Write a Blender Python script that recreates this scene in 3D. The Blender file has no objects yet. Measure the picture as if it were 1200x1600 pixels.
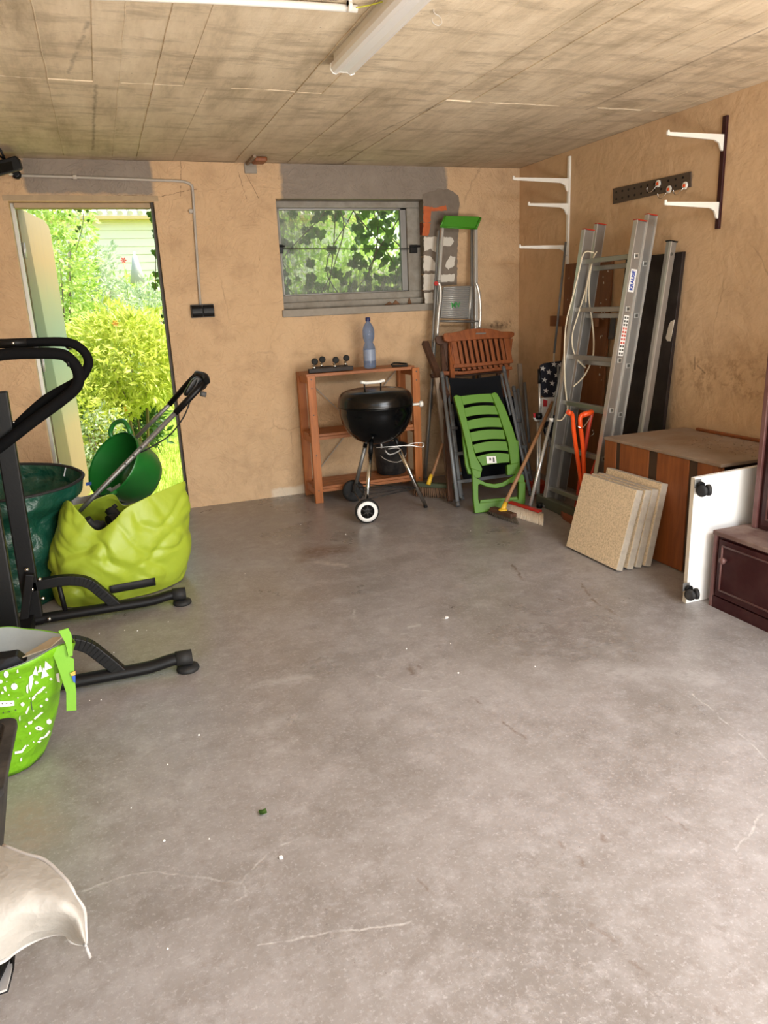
import bpy, bmesh, math, random
import numpy as np
from mathutils import Vector, Matrix, noise
# ------------------------------------------------------------------ camera
H_CEIL, Y_BACK, X_RIGHT, X_LEFT, Y_FRONT = 2.25, 5.198, 3.071, -1.75, -0.9
EYE = Vector((0, 0, 1.3222)); FPX = 1151.05
YAW, PITCH, ROLL = 0.346957165, 0.274037378, 0.0453933301
cy_, sy_, cp_, sp_, cr_, sr_ = (math.cos(YAW), math.sin(YAW), math.cos(PITCH), math.sin(PITCH), math.cos(ROLL), math.sin(ROLL))
FWD = Vector((sy_*cp_, cy_*cp_, -sp_)); _rt = Vector((cy_, -sy_, 0)); _dn = FWD.cross(_rt)
RGT = cr_*_rt + sr_*_dn; DWN = -sr_*_rt + cr_*_dn
col = bpy.context.scene.collection
scn = bpy.context.scene
cd = bpy.data.cameras.new('camera'); cam = bpy.data.objects.new('camera', cd); col.objects.link(cam)
cam.matrix_world = Matrix(((RGT.x, -DWN.x, -FWD.x, EYE.x), (RGT.y, -DWN.y, -FWD.y, EYE.y), (RGT.z, -DWN.z, -FWD.z, EYE.z), (0, 0, 0, 1)))
cd.sensor_fit = 'VERTICAL'; cd.sensor_height = 32.0; cd.lens = FPX/1600*32.0; cd.clip_start = .02
scn.camera = cam
# ------------------------------------------------------------------ light
w = bpy.data.worlds.new('sky'); scn.world = w; w.use_nodes = True
nt = w.node_tree; bg = nt.nodes['Background']
sk = nt.nodes.new('ShaderNodeTexSky'); sk.sky_type = 'NISHITA'; sk.sun_disc = False
sk.sun_elevation = math.radians(55); sk.sun_rotation = math.radians(95); sk.air_density = 1.3; sk.dust_density = 2.5
nt.links.new(sk.outputs[0], bg.inputs[0]); bg.inputs[1].default_value = 0.50
def lamp(name, kind, loc, direction, energy, color, **k):
    l = bpy.data.lights.new(name, kind); o = bpy.data.objects.new(name, l); col.objects.link(o)
    o.location = loc; o.rotation_euler = Vector(direction).to_track_quat('-Z', 'Y').to_euler()
    l.energy = energy; l.color = color
    for a, b in k.items(): setattr(l, a, b)
    return o
lamp('sun', 'SUN', (3, 4, 8), (-.75, .12, -1.25), 9.0, (1, .95, .84), angle=math.radians(1.0))
# daylight entering through the wide open garage gate behind the viewer
lamp('gate_daylight', 'AREA', (1.25, -.85, .80), (.05, 1, .09), 46, (1, .96, .89), shape='RECTANGLE', size=3.2, size_y=1.2)
lamp('forecourt_bounce', 'AREA', (1.5, -.75, .12), (.02, .66, .76), 185, (1, .92, .81), shape='RECTANGLE', size=3.0, size_y=.9)
lamp('forecourt_daylight', 'AREA', (2.15, -.35, 2.15), (-.05, .30, -1), 175, (.93, .96, 1), shape='RECTANGLE', size=1.9, size_y=1.0)
scn.view_settings.view_transform = 'Standard'; scn.view_settings.look = 'None'
scn.view_settings.gamma = 1; scn.view_settings.use_curve_mapping = False; scn.view_settings.exposure = 0.0

# ------------------------------------------------------------------ measuring helpers
def ray(px, py): return FWD + RGT*((px-600)/FPX) + DWN*((py-800)/FPX)
def at(px, py, **k):
    r = ray(px, py); a, v = list(k.items())[0]; i = 'xyz'.index(a)
    return EYE + r*((v-EYE[i])/r[i])
class Plane:
    def __init__(s, p, q, r):
        s.o = Vector(p); s.n = (Vector(q)-s.o).cross(Vector(r)-s.o).normalized()
        if s.n.dot(EYE-s.o) < 0: s.n = -s.n
    def __call__(s, px, py, off=0.0):
        d = ray(px, py); t = (s.o + s.n*off - EYE).dot(s.n)/d.dot(s.n); return EYE + d*t
def crop(ox, oy, k): return lambda x, y: (ox+x*k, oy+y*k)
rnd = random.Random(7)

# ------------------------------------------------------------------ materials
MATS = {}
def new_mat(name):
    m = bpy.data.materials.new(name); m.use_nodes = True; MATS[name] = m
    return m, m.node_tree, m.node_tree.nodes['Principled BSDF']
def N(t, typ, **k):
    n = t.nodes.new(typ)
    for a, b in k.items():
        if a == 'i':
            for q, v in b.items():
                if hasattr(v, 'is_output') or isinstance(v, bpy.types.NodeSocket): t.links.new(v, n.inputs[q])
                else: n.inputs[q].default_value = v
        else: setattr(n, a, b)
    return n
def mth(t, op, a, b=None, c=None, clamp=False):
    i = {0: a}
    if b is not None: i[1] = b
    if c is not None: i[2] = c
    return N(t, 'ShaderNodeMath', operation=op, use_clamp=clamp, i=i).outputs[0]
def mixc(t, f, a, b, mode='MIX'):
    n = N(t, 'ShaderNodeMix', data_type='RGBA', blend_type=mode)
    for q, v in ((0, f), (6, a), (7, b)):
        if isinstance(v, bpy.types.NodeSocket): t.links.new(v, n.inputs[q])
        else: n.inputs[q].default_value = v
    return n.outputs[2]
def c4(c): return (c[0], c[1], c[2], 1)
def srgb(r, g, b): return tuple(((v/255)/12.92 if v/255 <= .04045 else ((v/255+.055)/1.055)**2.4) for v in (r, g, b))
def ramp(t, fac, stops):
    n = N(t, 'ShaderNodeValToRGB', i={0: fac}); e = n.color_ramp.elements
    while len(e) < len(stops): e.new(.5)
    for k, (p, c) in enumerate(stops): e[k].position = p; e[k].color = c4(c) if len(c) == 3 else c
    return n.outputs[0]
def pos(t): return N(t, 'ShaderNodeNewGeometry').outputs['Position']
def noi(t, v, scale, detail=4, rough=.55, dist=0.0):
    return N(t, 'ShaderNodeTexNoise', i={'Vector': v, 'Scale': scale, 'Detail': detail, 'Roughness': rough, 'Distortion': dist}).outputs[0]
def bump(t, p, h, strength, dist=.01):
    b = N(t, 'ShaderNodeBump', i={'Height': h, 'Strength': strength, 'Distance': dist}); t.links.new(b.outputs[0], p.inputs['Normal'])
def setc(t, p, c):
    if isinstance(c, bpy.types.NodeSocket): t.links.new(c, p.inputs['Base Color'])
    else: p.inputs['Base Color'].default_value = c4(c)
def mat(name, color, rough=.6, metal=0, var=.12, scale=14, bmp=.15, dust=0, dustc=(.42, .36, .29), stretch=None, spec=.5, trans=0, coat=0):
    m, t, p = new_mat(name)
    v = N(t, 'ShaderNodeTexCoord').outputs['Object']
    if stretch: v = N(t, 'ShaderNodeMapping', i={0: v, 3: stretch}).outputs[0]
    n = noi(t, v, scale, 5, .6)
    c = mixc(t, n, c4([x*(1-var) for x in color]), c4([min(1, x*(1+var)) for x in color]))
    if dust:
        n2 = noi(t, v, scale*.35, 6, .65); g = N(t, 'ShaderNodeMapRange', i={0: n2, 1: .42, 2: .75, 3: 0, 4: dust}).outputs[0]
        c = mixc(t, g, c, c4(dustc))
    setc(t, p, c); p.inputs['Roughness'].default_value = rough; p.inputs['Metallic'].default_value = metal
    p.inputs['Specular IOR Level'].default_value = spec; p.inputs['Transmission Weight'].default_value = trans
    p.inputs['Coat Weight'].default_value = coat
    if bmp: bump(t, p, n, bmp, .004)
    return m
def crumple(name, color, rough, scale, strength):
    m, t, p = new_mat(name); P = pos(t)
    J = jitter(t, P, scale*.5, .25)
    a = N(t, 'ShaderNodeTexVoronoi', feature='F1', i={'Vector': J, 'Scale': scale, 'Randomness': 1.0}).outputs[0]
    b = N(t, 'ShaderNodeTexVoronoi', feature='F1', i={'Vector': jitter(t, P, scale, .08), 'Scale': scale*2.7}).outputs[0]
    n = noi(t, P, scale*.8, 5, .6)
    h = mth(t, 'ADD', mth(t, 'ADD', a, mth(t, 'MULTIPLY', b, .35)), mth(t, 'MULTIPLY', n, .5))
    c = mixc(t, n, c4([x*.88 for x in color]), c4([min(1, x*1.12) for x in color])); setc(t, p, c)
    p.inputs['Roughness'].default_value = rough; bump(t, p, h, strength, .02); return m
def boxmask(t, P, x0, x1, z0, z1, ix='X', iz='Z', soft=.012):
    s = N(t, 'ShaderNodeSeparateXYZ', i={0: P}); a, b = s.outputs[ix], s.outputs[iz]
    f = lambda v, lo, hi: N(t, 'ShaderNodeMapRange', i={0: v, 1: lo, 2: hi, 3: 0, 4: 1}).outputs[0]
    m1 = mth(t, 'MULTIPLY', f(a, x0-soft, x0+soft), f(a, x1+soft, x1-soft))
    m2 = mth(t, 'MULTIPLY', f(b, z0-soft, z0+soft), f(b, z1+soft, z1-soft))
    return mth(t, 'MULTIPLY', m1, m2)
def jitter(t, P, scale, amt):
    n = N(t, 'ShaderNodeTexNoise', i={'Vector': P, 'Scale': scale, 'Detail': 5, 'Roughness': .6}).outputs[1]
    s = N(t, 'ShaderNodeVectorMath', operation='SUBTRACT', i={0: n, 1: (.5, .5, .5)}).outputs[0]
    s = N(t, 'ShaderNodeVectorMath', operation='SCALE', i={0: s, 3: amt}).outputs[0]
    return N(t, 'ShaderNodeVectorMath', operation='ADD', i={0: P, 1: s}).outputs[0]
def segmask(t, P, a, b, width, soft=2.0):
    """distance to a line segment, in metres, turned into a soft mask"""
    a, b = Vector(a), Vector(b); ab = b-a
    pa = N(t, 'ShaderNodeVectorMath', operation='SUBTRACT', i={0: P, 1: a}).outputs[0]
    d = N(t, 'ShaderNodeVectorMath', operation='DOT_PRODUCT', i={0: pa, 1: ab/ab.length_squared}).outputs[1]
    h = mth(t, 'ADD', d, 0.0, clamp=True)
    s = N(t, 'ShaderNodeVectorMath', operation='SCALE', i={0: ab, 3: h}).outputs[0]
    s = N(t, 'ShaderNodeVectorMath', operation='SUBTRACT', i={0: pa, 1: s}).outputs[0]
    L = N(t, 'ShaderNodeVectorMath', operation='LENGTH', i={0: s}).outputs[1]
    return N(t, 'ShaderNodeMapRange', i={0: L, 1: width*soft, 2: width*.3, 3: 0, 4: 1}).outputs[0]

def plaster(name, back):
    m, t, p = new_mat(name); P = pos(t)
    ochre = mixc(t, noi(t, P, 2.2, 6, .6), c4((.56, .375, .215)), c4((.66, .465, .290)))
    ochre = mixc(t, N(t, 'ShaderNodeMapRange', i={0: noi(t, P, 6, 8, .7), 1: .48, 2: .68, 3: 0, 4: .6}).outputs[0], ochre, c4((.45, .30, .18)))
    spots = N(t, 'ShaderNodeMapRange', i={0: noi(t, P, 38, 3, .7), 1: .70, 2: .76, 3: 0, 4: .75}).outputs[0]
    sp2 = N(t, 'ShaderNodeMapRange', i={0: noi(t, P, 1.7, 3, .6), 1: .48, 2: .6, 3: 0, 4: 1}).outputs[0]
    ochre = mixc(t, mth(t, 'MULTIPLY', spots, sp2), ochre, c4((.17, .10, .06)))
    J = jitter(t, P, 5, .12)
    vor = N(t, 'ShaderNodeTexVoronoi', feature='DISTANCE_TO_EDGE', i={'Vector': J, 'Scale': 1.6}).outputs[0]
    crack = mth(t, 'MULTIPLY', N(t, 'ShaderNodeMapRange', i={0: vor, 1: .010, 2: .002, 3: 0, 4: 1}).outputs[0],
                N(t, 'ShaderNodeMapRange', i={0: noi(t, P, 1.3, 2), 1: .56, 2: .64, 3: 0, 4: .28}).outputs[0])
    ochre = mixc(t, crack, ochre, c4((.2, .13, .08)))
    hgt = mth(t, 'ADD', mth(t, 'MULTIPLY', noi(t, P, 3.5, 3, .5, 2.2), 2.0), mth(t, 'MULTIPLY', noi(t, P, 16, 6, .65, .8), .8))
    hgt = mth(t, 'SUBTRACT', hgt, mth(t, 'MULTIPLY', crack, .5))
    rings = N(t, 'ShaderNodeTexNoise', i={'Vector': J, 'Scale': 4.5, 'Detail': 1, 'Distortion': 3}).outputs[0]
    fr = mth(t, 'PINGPONG', mth(t, 'MULTIPLY', rings, 6), .5)
    hgt = mth(t, 'ADD', hgt, mth(t, 'MULTIPLY', mth(t, 'POWER', fr, 4), 3.0 if back else .6))
    c = ochre
    if back:
        J2 = jitter(t, P, 9, .07)
        grey = mixc(t, noi(t, P, 5, 6, .65), c4((.21, .175, .145)), c4((.33, .28, .235)))
        for (x0, x1, z0, z1) in ((-.30, .435, 2.055, 2.4), (1.26, 2.47, 2.00, 2.4)):
            k = boxmask(t, J2, x0, x1, z0, z1); c = mixc(t, k, c, grey)
        k = segmask(t, J2, (2.45, Y_BACK, 2.02), (2.50, Y_BACK, 1.98), .075, 1.15); c = mixc(t, k, c, c4((.17, .14, .12)))
        k = segmask(t, jitter(t, P, 14, .05), (2.83, Y_BACK, 1.13), (2.98, Y_BACK, 1.135), .022, 1.6)
        k = mth(t, 'MULTIPLY', k, N(t, 'ShaderNodeMapRange', i={0: noi(t, P, 30), 1: .4, 2: .6}).outputs[0]); c = mixc(t, k, c, c4((.16, .10, .06)))
        # paler efflorescence along the foot of the wall
        k = boxmask(t, J2, 1.02, 1.30, -.02, .06); c = mixc(t, k, c, c4((.66, .55, .42)))
        # thin shrinkage cracks around the door head
        for a, b in (((.43, 2.035), (.70, 2.09)), ((.62, 2.25), (.60, 2.05)), ((.05, 2.045), (.43, 2.05)), ((.98, 2.19), (1.02, 2.03)), ((1.02, 2.19), (1.10, 2.04))):
            k = segmask(t, jitter(t, P, 16, .03), (a[0], Y_BACK, a[1]), (b[0], Y_BACK, b[1]), .0022, 1.6); c = mixc(t, mth(t, 'MULTIPLY', k, .8), c, c4((.16, .10, .06)))
    else:
        for a, b in (((3.31, .98), (3.30, .90)), ((3.28, .92), (3.22, .88)), ((4.42, 1.60), (4.415, 1.42)), ((4.33, 1.62), (4.33, 1.45)), ((4.35, 1.48), (4.25, 1.50))):
            k = segmask(t, jitter(t, P, 22, .03), (X_RIGHT, a[0], a[1]), (X_RIGHT, b[0], b[1]), .004, 1.7)
            c = mixc(t, mth(t, 'MULTIPLY', k, .8), c, c4((.14, .09, .05)))
        k = mth(t, 'MULTIPLY', boxmask(t, jitter(t, P, 4, .3), 2.6, 3.4, .78, .98, 'Y', 'Z', .05), N(t, 'ShaderNodeMapRange', i={0: noi(t, P, 22, 5, .7), 1: .5, 2: .62, 3: 0, 4: .7}).outputs[0])
        c = mixc(t, k, c, c4((.34, .22, .12)))
    setc(t, p, c); p.inputs['Roughness'].default_value = .93; p.inputs['Specular IOR Level'].default_value = .2
    bump(t, p, hgt, .8 if back else .5, .013 if back else .008)
    return m
M_back = plaster('ochre plaster of back wall', True); M_side = plaster('ochre plaster of side walls', False)

def concrete_ceiling():
    m, t, p = new_mat('board marked concrete'); P = pos(t)
    Pm = N(t, 'ShaderNodeMapping', i={0: P, 3: (1, .22, 1)}).outputs[0]
    Pn = N(t, 'ShaderNodeMapping', i={0: P, 3: (.45, 1.6, 1)}).outputs[0]
    a = noi(t, Pm, 6, 8, .68); b = noi(t, Pn, 7, 6, .7)
    c = ramp(t, a, [(.28, (.42, .34, .235)), (.5, (.73, .61, .45)), (.70, (.88, .76, .585))])
    k = N(t, 'ShaderNodeMapRange', i={0: b, 1: .50, 2: .66, 3: 0, 4: .65}).outputs[0]
    c = mixc(t, k, c, c4((.40, .32, .225)))
    sp = N(t, 'ShaderNodeMapRange', i={0: noi(t, P, 45, 3, .7), 1: .70, 2: .75, 3: 0, 4: .7}).outputs[0]
    c = mixc(t, sp, c, c4((.18, .13, .09)))
    # concrete colour darkens towards the back wall
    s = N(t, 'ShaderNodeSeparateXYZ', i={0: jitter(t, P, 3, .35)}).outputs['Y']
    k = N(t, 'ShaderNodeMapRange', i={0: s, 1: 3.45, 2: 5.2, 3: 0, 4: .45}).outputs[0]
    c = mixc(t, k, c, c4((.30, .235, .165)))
    for a0, b0 in (((.10, 2.9), (.02, 3.48)), ((1.70, 3.62), (1.52, 4.95)), ((2.45, 1.8), (2.52, 3.6)), ((.12, 3.6), (.1, 4.9))):
        k = segmask(t, jitter(t, P, 18, .03), (a0[0], a0[1], H_CEIL), (b0[0], b0[1], H_CEIL), .007, 1.6)
        c = mixc(t, mth(t, 'MULTIPLY', k, mth(t, 'MULTIPLY', noi(t, P, 20), .9)), c, c4((.15, .11, .08)))
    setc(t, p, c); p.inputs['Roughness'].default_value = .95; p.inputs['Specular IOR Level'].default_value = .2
    hg = mth(t, 'ADD', mth(t, 'MULTIPLY', noi(t, Pn, 14, 8, .7), 1.0), mth(t, 'MULTIPLY', noi(t, N(t, 'ShaderNodeMapping', i={0: P, 3: (1, .12, 1)}).outputs[0], 22, 5, .6), .9))
    bump(t, p, hg, .6, .008); return m
M_ceil = concrete_ceiling()

def concrete_floor():
    m, t, p = new_mat('worn concrete floor'); P = pos(t)
    a = noi(t, P, 1.5, 9, .62, .3); b = noi(t, P, 7, 9, .7)
    c = ramp(t, a, [(.28, (.265, .225, .19)), (.44, (.36, .315, .275)), (.58, (.45, .40, .36)), (.75, (.55, .50, .46))])
    c = mixc(t, N(t, 'ShaderNodeMapRange', i={0: b, 1: .5, 2: .75, 3: 0, 4: .6}).outputs[0], c, c4((.60, .55, .51)))
    c = mixc(t, N(t, 'ShaderNodeMapRange', i={0: noi(t, P, 3.1, 9, .75), 1: .50, 2: .74, 3: 0, 4: .6}).outputs[0], c, c4((.27, .225, .19)))
    c = mixc(t, N(t, 'ShaderNodeMapRange', i={0: noi(t, P, 13, 9, .8), 1: .50, 2: .68, 3: 0, 4: .55}).outputs[0], c, c4((.62, .57, .53)))
    c = mixc(t, N(t, 'ShaderNodeMapRange', i={0: noi(t, N(t, 'ShaderNodeMapping', i={0: P, 1: (7, 3, 0)}).outputs[0], 18, 8, .8), 1: .50, 2: .68, 3: 0, 4: .42}).outputs[0], c, c4((.24, .19, .155)))
    fine = noi(t, P, 90, 4, .75)
    c = mixc(t, N(t, 'ShaderNodeMapRange', i={0: fine, 1: .54, 2: .70, 3: 0, 4: .6}).outputs[0], c, c4((.70, .65, .60)))
    c = mixc(t, N(t, 'ShaderNodeMapRange', i={0: noi(t, P, 60, 3, .7), 1: .69, 2: .74, 3: 0, 4: .55}).outputs[0], c, c4((.16, .12, .10)))
    J = jitter(t, P, 7, .10); J2 = jitter(t, P, 20, .045)
    def F(px, py): q = at(px, py, z=0); return (q.x, q.y, 0)
    brown = mixc(t, b, c4((.17, .115, .08)), c4((.3, .22, .17)))
    for a0, b0, wd, cc, st in [
        ((485, 862), (530, 859), .075, brown, 1), ((472, 876), (500, 868), .035, brown, .7), ((498, 878), (540, 884), .018, c4((.66, .58, .50)), .9),
        ((690, 863), (700, 862), .035, brown, .4), ((552, 965), (554, 952), .006, c4((.66, .62, .56)), .9), ((640, 980), (652, 978), .010, c4((.68, .64, .58)), .9),
        ((622, 992), (636, 989), .005, c4((.66, .62, .56)), .9), ((692, 966), (697, 964), .008, c4((.72, .70, .66)), 1), 
        ((640, 1040), (644, 1052), .010, brown, .8), ((654, 1040), (657, 1046), .006, brown, .7),
        ((800, 882), (806, 890), .006, brown, 1), ((808, 892), (817, 906), .006, brown, .9), ((907, 912), (922, 932), .005, brown, 1), ((925, 936), (938, 946), .005, brown, 1),
        ((945, 950), (972, 965), .005, brown, .9), ((872, 934), (880, 940), .004, brown, .9), ((785, 1128), (818, 1152), .005, brown, .8), ((736, 1088), (752, 1101), .005, brown, .7),
        ((940, 1305), (946, 1312), .008, brown, .8), ((872, 1316), (880, 1326), .006, brown, .7), ((905, 1340), (912, 1350), .006, brown, .7), ((930, 1445), (955, 1470), .006, brown, .6),
        ((985, 1500), (1015, 1522), .004, brown, .6), ((1122, 1578), (1126, 1584), .006, brown, .7), ((650, 1374), (666, 1390), .004, brown, .7), ((1040, 1276), (1080, 1300), .004, brown, .5),
        ((40, 1270), (55, 1310), .06, c4((.50, .34, .26)), .55), ((400, 1140), (470, 1118), .03, c4((.62, .58, .54)), .45),
        ((400, 1070), (480, 1058), .022, c4((.64, .60, .55)), .55), ((930, 1045), (1100, 1060), .05, c4((.62, .57, .52)), .45)]:
        k = segmask(t, J2, F(*a0), F(*b0), wd, 1.7)
        k = mth(t, 'MULTIPLY', k, mth(t, 'MULTIPLY', N(t, 'ShaderNodeMapRange', i={0: noi(t, P, 32, 5, .7), 1: .33, 2: .55}).outputs[0], st))
        c = mixc(t, k, c, cc)
    crk = None
    J3 = jitter(t, P, 12, .04)
    lines = [[(130, 1392), (185, 1372), (235, 1362), (300, 1368), (375, 1378), (400, 1350), (430, 1325), (475, 1305)], [(590, 1055), (630, 1078), (680, 1080), (712, 1072)],
             [(1080, 1082), (1130, 1125), (1165, 1155), (1200, 1190)], [(1150, 1330), (1165, 1310), (1192, 1272)], [(400, 1477), (500, 1460), (640, 1440)], [(380, 1380), (385, 1400), (345, 1415)]]
    for L in lines:
        for q in range(len(L)-1):
            k = segmask(t, J3, F(*L[q]), F(*L[q+1]), .0028, 1.8); crk = k if crk is None else mth(t, 'MAXIMUM', crk, k)
    crk = mth(t, 'MULTIPLY', crk, N(t, 'ShaderNodeMapRange', i={0: noi(t, P, 17, 5, .7), 1: .40, 2: .62, 3: .25, 4: .9}).outputs[0])
    c = mixc(t, crk, c, c4((.70, .65, .58)))
    c = mixc(t, 1.0, c, c4((.62, .64, .685)), 'MULTIPLY')
    setc(t, p, c)
    rg = N(t, 'ShaderNodeMapRange', i={0: a, 1: .3, 2: .7, 3: .22, 4: .48}).outputs[0]; t.links.new(rg, p.inputs['Roughness'])
    p.inputs['Specular IOR Level'].default_value = .5
    hg = mth(t, 'ADD', mth(t, 'MULTIPLY', b, .7), mth(t, 'MULTIPLY', fine, .15)); hg = mth(t, 'SUBTRACT', hg, mth(t, 'MULTIPLY', crk, .3))
    bump(t, p, hg, .30, .006); return m
M_floor = concrete_floor()

def wood(name, dark, light, scale=(3, 3, .35), rough=.5, sc=8, dust=0):
    m, t, p = new_mat(name); v = N(t, 'ShaderNodeTexCoord').outputs['Object']
    v = N(t, 'ShaderNodeMapping', i={0: v, 3: scale}).outputs[0]
    n = noi(t, v, sc, 6, .6, 1.2); n2 = noi(t, v, sc*6, 4, .6)
    c = ramp(t, n, [(.3, dark), (.7, light)]); c = mixc(t, mth(t, 'MULTIPLY', n2, .25), c, c4(dark))
    if dust:
        g = N(t, 'ShaderNodeMapRange', i={0: noi(t, N(t, 'ShaderNodeTexCoord').outputs['Object'], 7, 7, .7), 1: .35, 2: .7, 3: dust*.5, 4: dust}).outputs[0]
        c = mixc(t, g, c, c4((.36, .30, .25)))
    setc(t, p, c); p.inputs['Roughness'].default_value = rough; bump(t, p, n2, .2, .002); return m
M_pine = wood('orange stained pine', (.32, .092, .016), (.52, .17, .036), rough=.5)
M_pinex = wood('orange stained pine boards', (.27, .08, .016), (.44, .145, .032), (.35, 3, 3), rough=.5, dust=.08)
M_teak = wood('reddish oiled hardwood', (.17, .045, .012), (.33, .10, .028), rough=.45)
M_dteak = wood('dark weathered hardwood', (.05, .022, .012), (.10, .045, .025), rough=.6)
M_grey_wood = wood('grey weathered timber', (.16, .12, .085), (.34, .26, .19), rough=.8)
M_stick = wood('broomstick wood', (.25, .12, .05), (.38, .20, .10), rough=.55)
M_panel = wood('orange brown wooden panel', (.17, .045, .010), (.29, .088, .020), (3, 3, .3), rough=.5)
M_darkstripe = mat('dark stained strip', (.05, .028, .016), .55, spec=.3)
M_oboard = wood('orange brown painted board', (.13, .045, .012), (.23, .085, .024), rough=.55, sc=5)
M_cabtop = mat('dusty brown top', (.22, .14, .085), .75, var=.3, dust=.85, dustc=(.30, .25, .20), scale=10)
M_maroon = mat('dark maroon varnish', (.028, .004, .005), .42, var=.2, spec=.3, dust=.06, dustc=(.34, .2, .17), scale=30)
M_maroonedge = mat('worn and highlit maroon edge', (.10, .035, .032), .5, var=.25, dust=.3, dustc=(.30, .21, .18))
M_redtop = mat('dusty reddish top', (.10, .05, .04), .7, var=.3, dust=.8, dustc=(.29, .22, .185), scale=16)
M_dkpanel = mat('dark umber panel', (.012, .006, .005), .5, var=.2, spec=.3, dust=.06)
M_alu = mat('brushed aluminium', (.33, .32, .30), .38, .7, var=.10, scale=30, stretch=(6, 6, .4), bmp=.08)
M_alul = mat('pale aluminium edge', (.58, .57, .54), .32, .6, var=.06)
M_alud = mat('dull aluminium', (.24, .235, .225), .45, .65, var=.12)
M_steel = mat('chrome steel', (.62, .62, .60), .16, 1, var=.04, bmp=.02)
M_greysteel = mat('grey painted tube', (.17, .18, .19), .45, .25, var=.1)
M_galv = mat('grey conduit plastic', (.42, .38, .33), .5, 0, var=.08)
M_white = mat('white painted steel', (.80, .78, .72), .4, 0, var=.05)
M_whitep = mat('white plastic', (.82, .80, .76), .45, 0, var=.04, bmp=.03)
M_board = mat('white laminated board', (.83, .82, .79), .45, 0, var=.04, bmp=.03)
M_boardedge = mat('beige board edge', (.55, .48, .38), .6, var=.1)
M_black = mat('black plastic', (.005, .005, .0055), .42, spec=.25, var=.2, bmp=.05)
M_blackm = mat('black powder coated steel', (.004, .004, .0045), .5, 0, spec=.3, var=.15, bmp=.12, scale=120)
M_foam = mat('black foam grip', (.0035, .0035, .004), .85, spec=.12, var=.15, scale=80)
M_enamel = mat('black enamel', (.0015, .002, .0025), .12, 0, var=.1, bmp=.01, spec=.28, dust=.01, scale=8)
M_lidtop = mat('dusty black enamel', (.003, .003, .003), .22, 0, var=.1, spec=.35, dust=.10, dustc=(.20, .18, .15), scale=5)
M_dgrey = mat('dark grey plastic', (.013, .013, .014), .6, spec=.3, var=.25, scale=40, dust=.12)
M_greyp = mat('grey rubber', (.08, .08, .08), .6, var=.15)
M_rubber = mat('black rubber', (.008, .008, .008), .7, var=.2)
M_textile = mat('black textilene mesh', (.004, .005, .007), .8, spec=.15, var=.2, scale=200)
M_limep = mat('bright green plastic', (.075, .20, .004), .45, spec=.35, var=.08, bmp=.03, scale=6)
M_greenp = mat('kelly green plastic', (.05, .25, .012), .36, var=.1, bmp=.03)
M_tub = mat('dark green flexible plastic', (.014, .16, .024), .34, var=.15, bmp=.04, scale=5)
M_limebag = crumple('lime tarpaulin', (.32, .415, .030), .45, 4, .5)
M_gbag = crumple('dark green woven fabric', (.005, .055, .034), .36, 7, .9)
M_orange = mat('orange red enamel', (.80, .085, .012), .35, var=.08)
M_redp = mat('red plastic', (.42, .02, .015), .4, var=.1)
M_redd = mat('deep red tube', (.40, .035, .015), .4, var=.1)
M_yellow = mat('yellow plastic', (.72, .44, .03), .4, var=.1)
M_bristle = mat('brown bristles', (.16, .09, .05), .85, var=.4, scale=60)
M_bristlew = mat('pale bristles', (.58, .49, .38), .85, var=.3, scale=60)
M_brhead = mat('dark green broom head', (.06, .075, .04), .7, var=.3)
M_slab = mat('paving slab face', (.72, .57, .38), .85, var=.30, scale=300, bmp=.5, dust=.75, dustc=(.26, .19, .12))
M_slabe = mat('paving slab rough edge', (.40, .35, .285), .92, var=.30, scale=40, bmp=.8)
M_cable = mat('ivory cable', (.66, .58, .43), .45, var=.05)
M_mortar = mat('grey mortar', (.20, .165, .135), .95, var=.3, scale=18, bmp=.8, spec=.2)
M_brick = mat('orange red brick', (.50, .13, .05), .92, var=.3, scale=25, bmp=.6, spec=.2)
M_lime = mat('white sand lime brick', (.66, .62, .55), .92, var=.12, scale=25, bmp=.6, spec=.2)
M_frame = mat('weathered grey window frame', (.29, .27, .235), .85, var=.35, scale=20, bmp=.6, dust=.5, dustc=(.13, .10, .07))
M_sill = mat('grey cement sill', (.30, .27, .23), .9, var=.25, bmp=.5)
M_stone = mat('cement door surround', (.40, .30, .19), .9, var=.25, bmp=.5)
M_darkframe = mat('dark brown door frame', (.05, .038, .03), .6, var=.2)
M_silver = mat('galvanised door frame', (.55, .54, .50), .4, .5, var=.15)
M_sack = crumple('white woven plastic sack', (.27, .25, .22), .6, 10, .3)
M_sackhem = mat('white sack hem', (.34, .32, .30), .5, var=.08, scale=200)
M_paper = mat('newspaper', (.62, .63, .64), .8, var=.3, scale=60)
M_blue = mat('blue print', (.03, .10, .42), .5)
M_navy = mat('navy printed cloth', (.004, .005, .013), .8, var=.2)
M_redcloth = mat('red printed cloth', (.35, .015, .02), .8, var=.1)
M_whitecloth = mat('white printed cloth', (.52, .50, .48), .8, var=.06)
M_sticker = mat('white sticker', (.76, .75, .72), .5, var=.03, bmp=0)
M_bluetxt = mat('blue lettering', (.01, .045, .30), .5, var=.03, bmp=0)
M_redtxt = mat('red print', (.5, .07, .04), .5, var=.03, bmp=0)
M_dktxt = mat('dark print', (.07, .07, .06), .5, var=.03, bmp=0)
M_grntxt = mat('green lettering', (.03, .25, .05), .5, var=.03, bmp=0)
M_shopbag = crumple('lime green printed polypropylene', (.135, .345, .006), .38, 5, 1.3)
M_shopin = mat('silver grey bag lining', (.42, .45, .43), .5, var=.15, bmp=.3, scale=12)
M_beige = mat('beige cardboard', (.40, .34, .24), .8, var=.1)
M_strap = mat('apple green webbing', (.16, .38, .025), .6, var=.08, bmp=.2, scale=60)
M_teal = None
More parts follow.
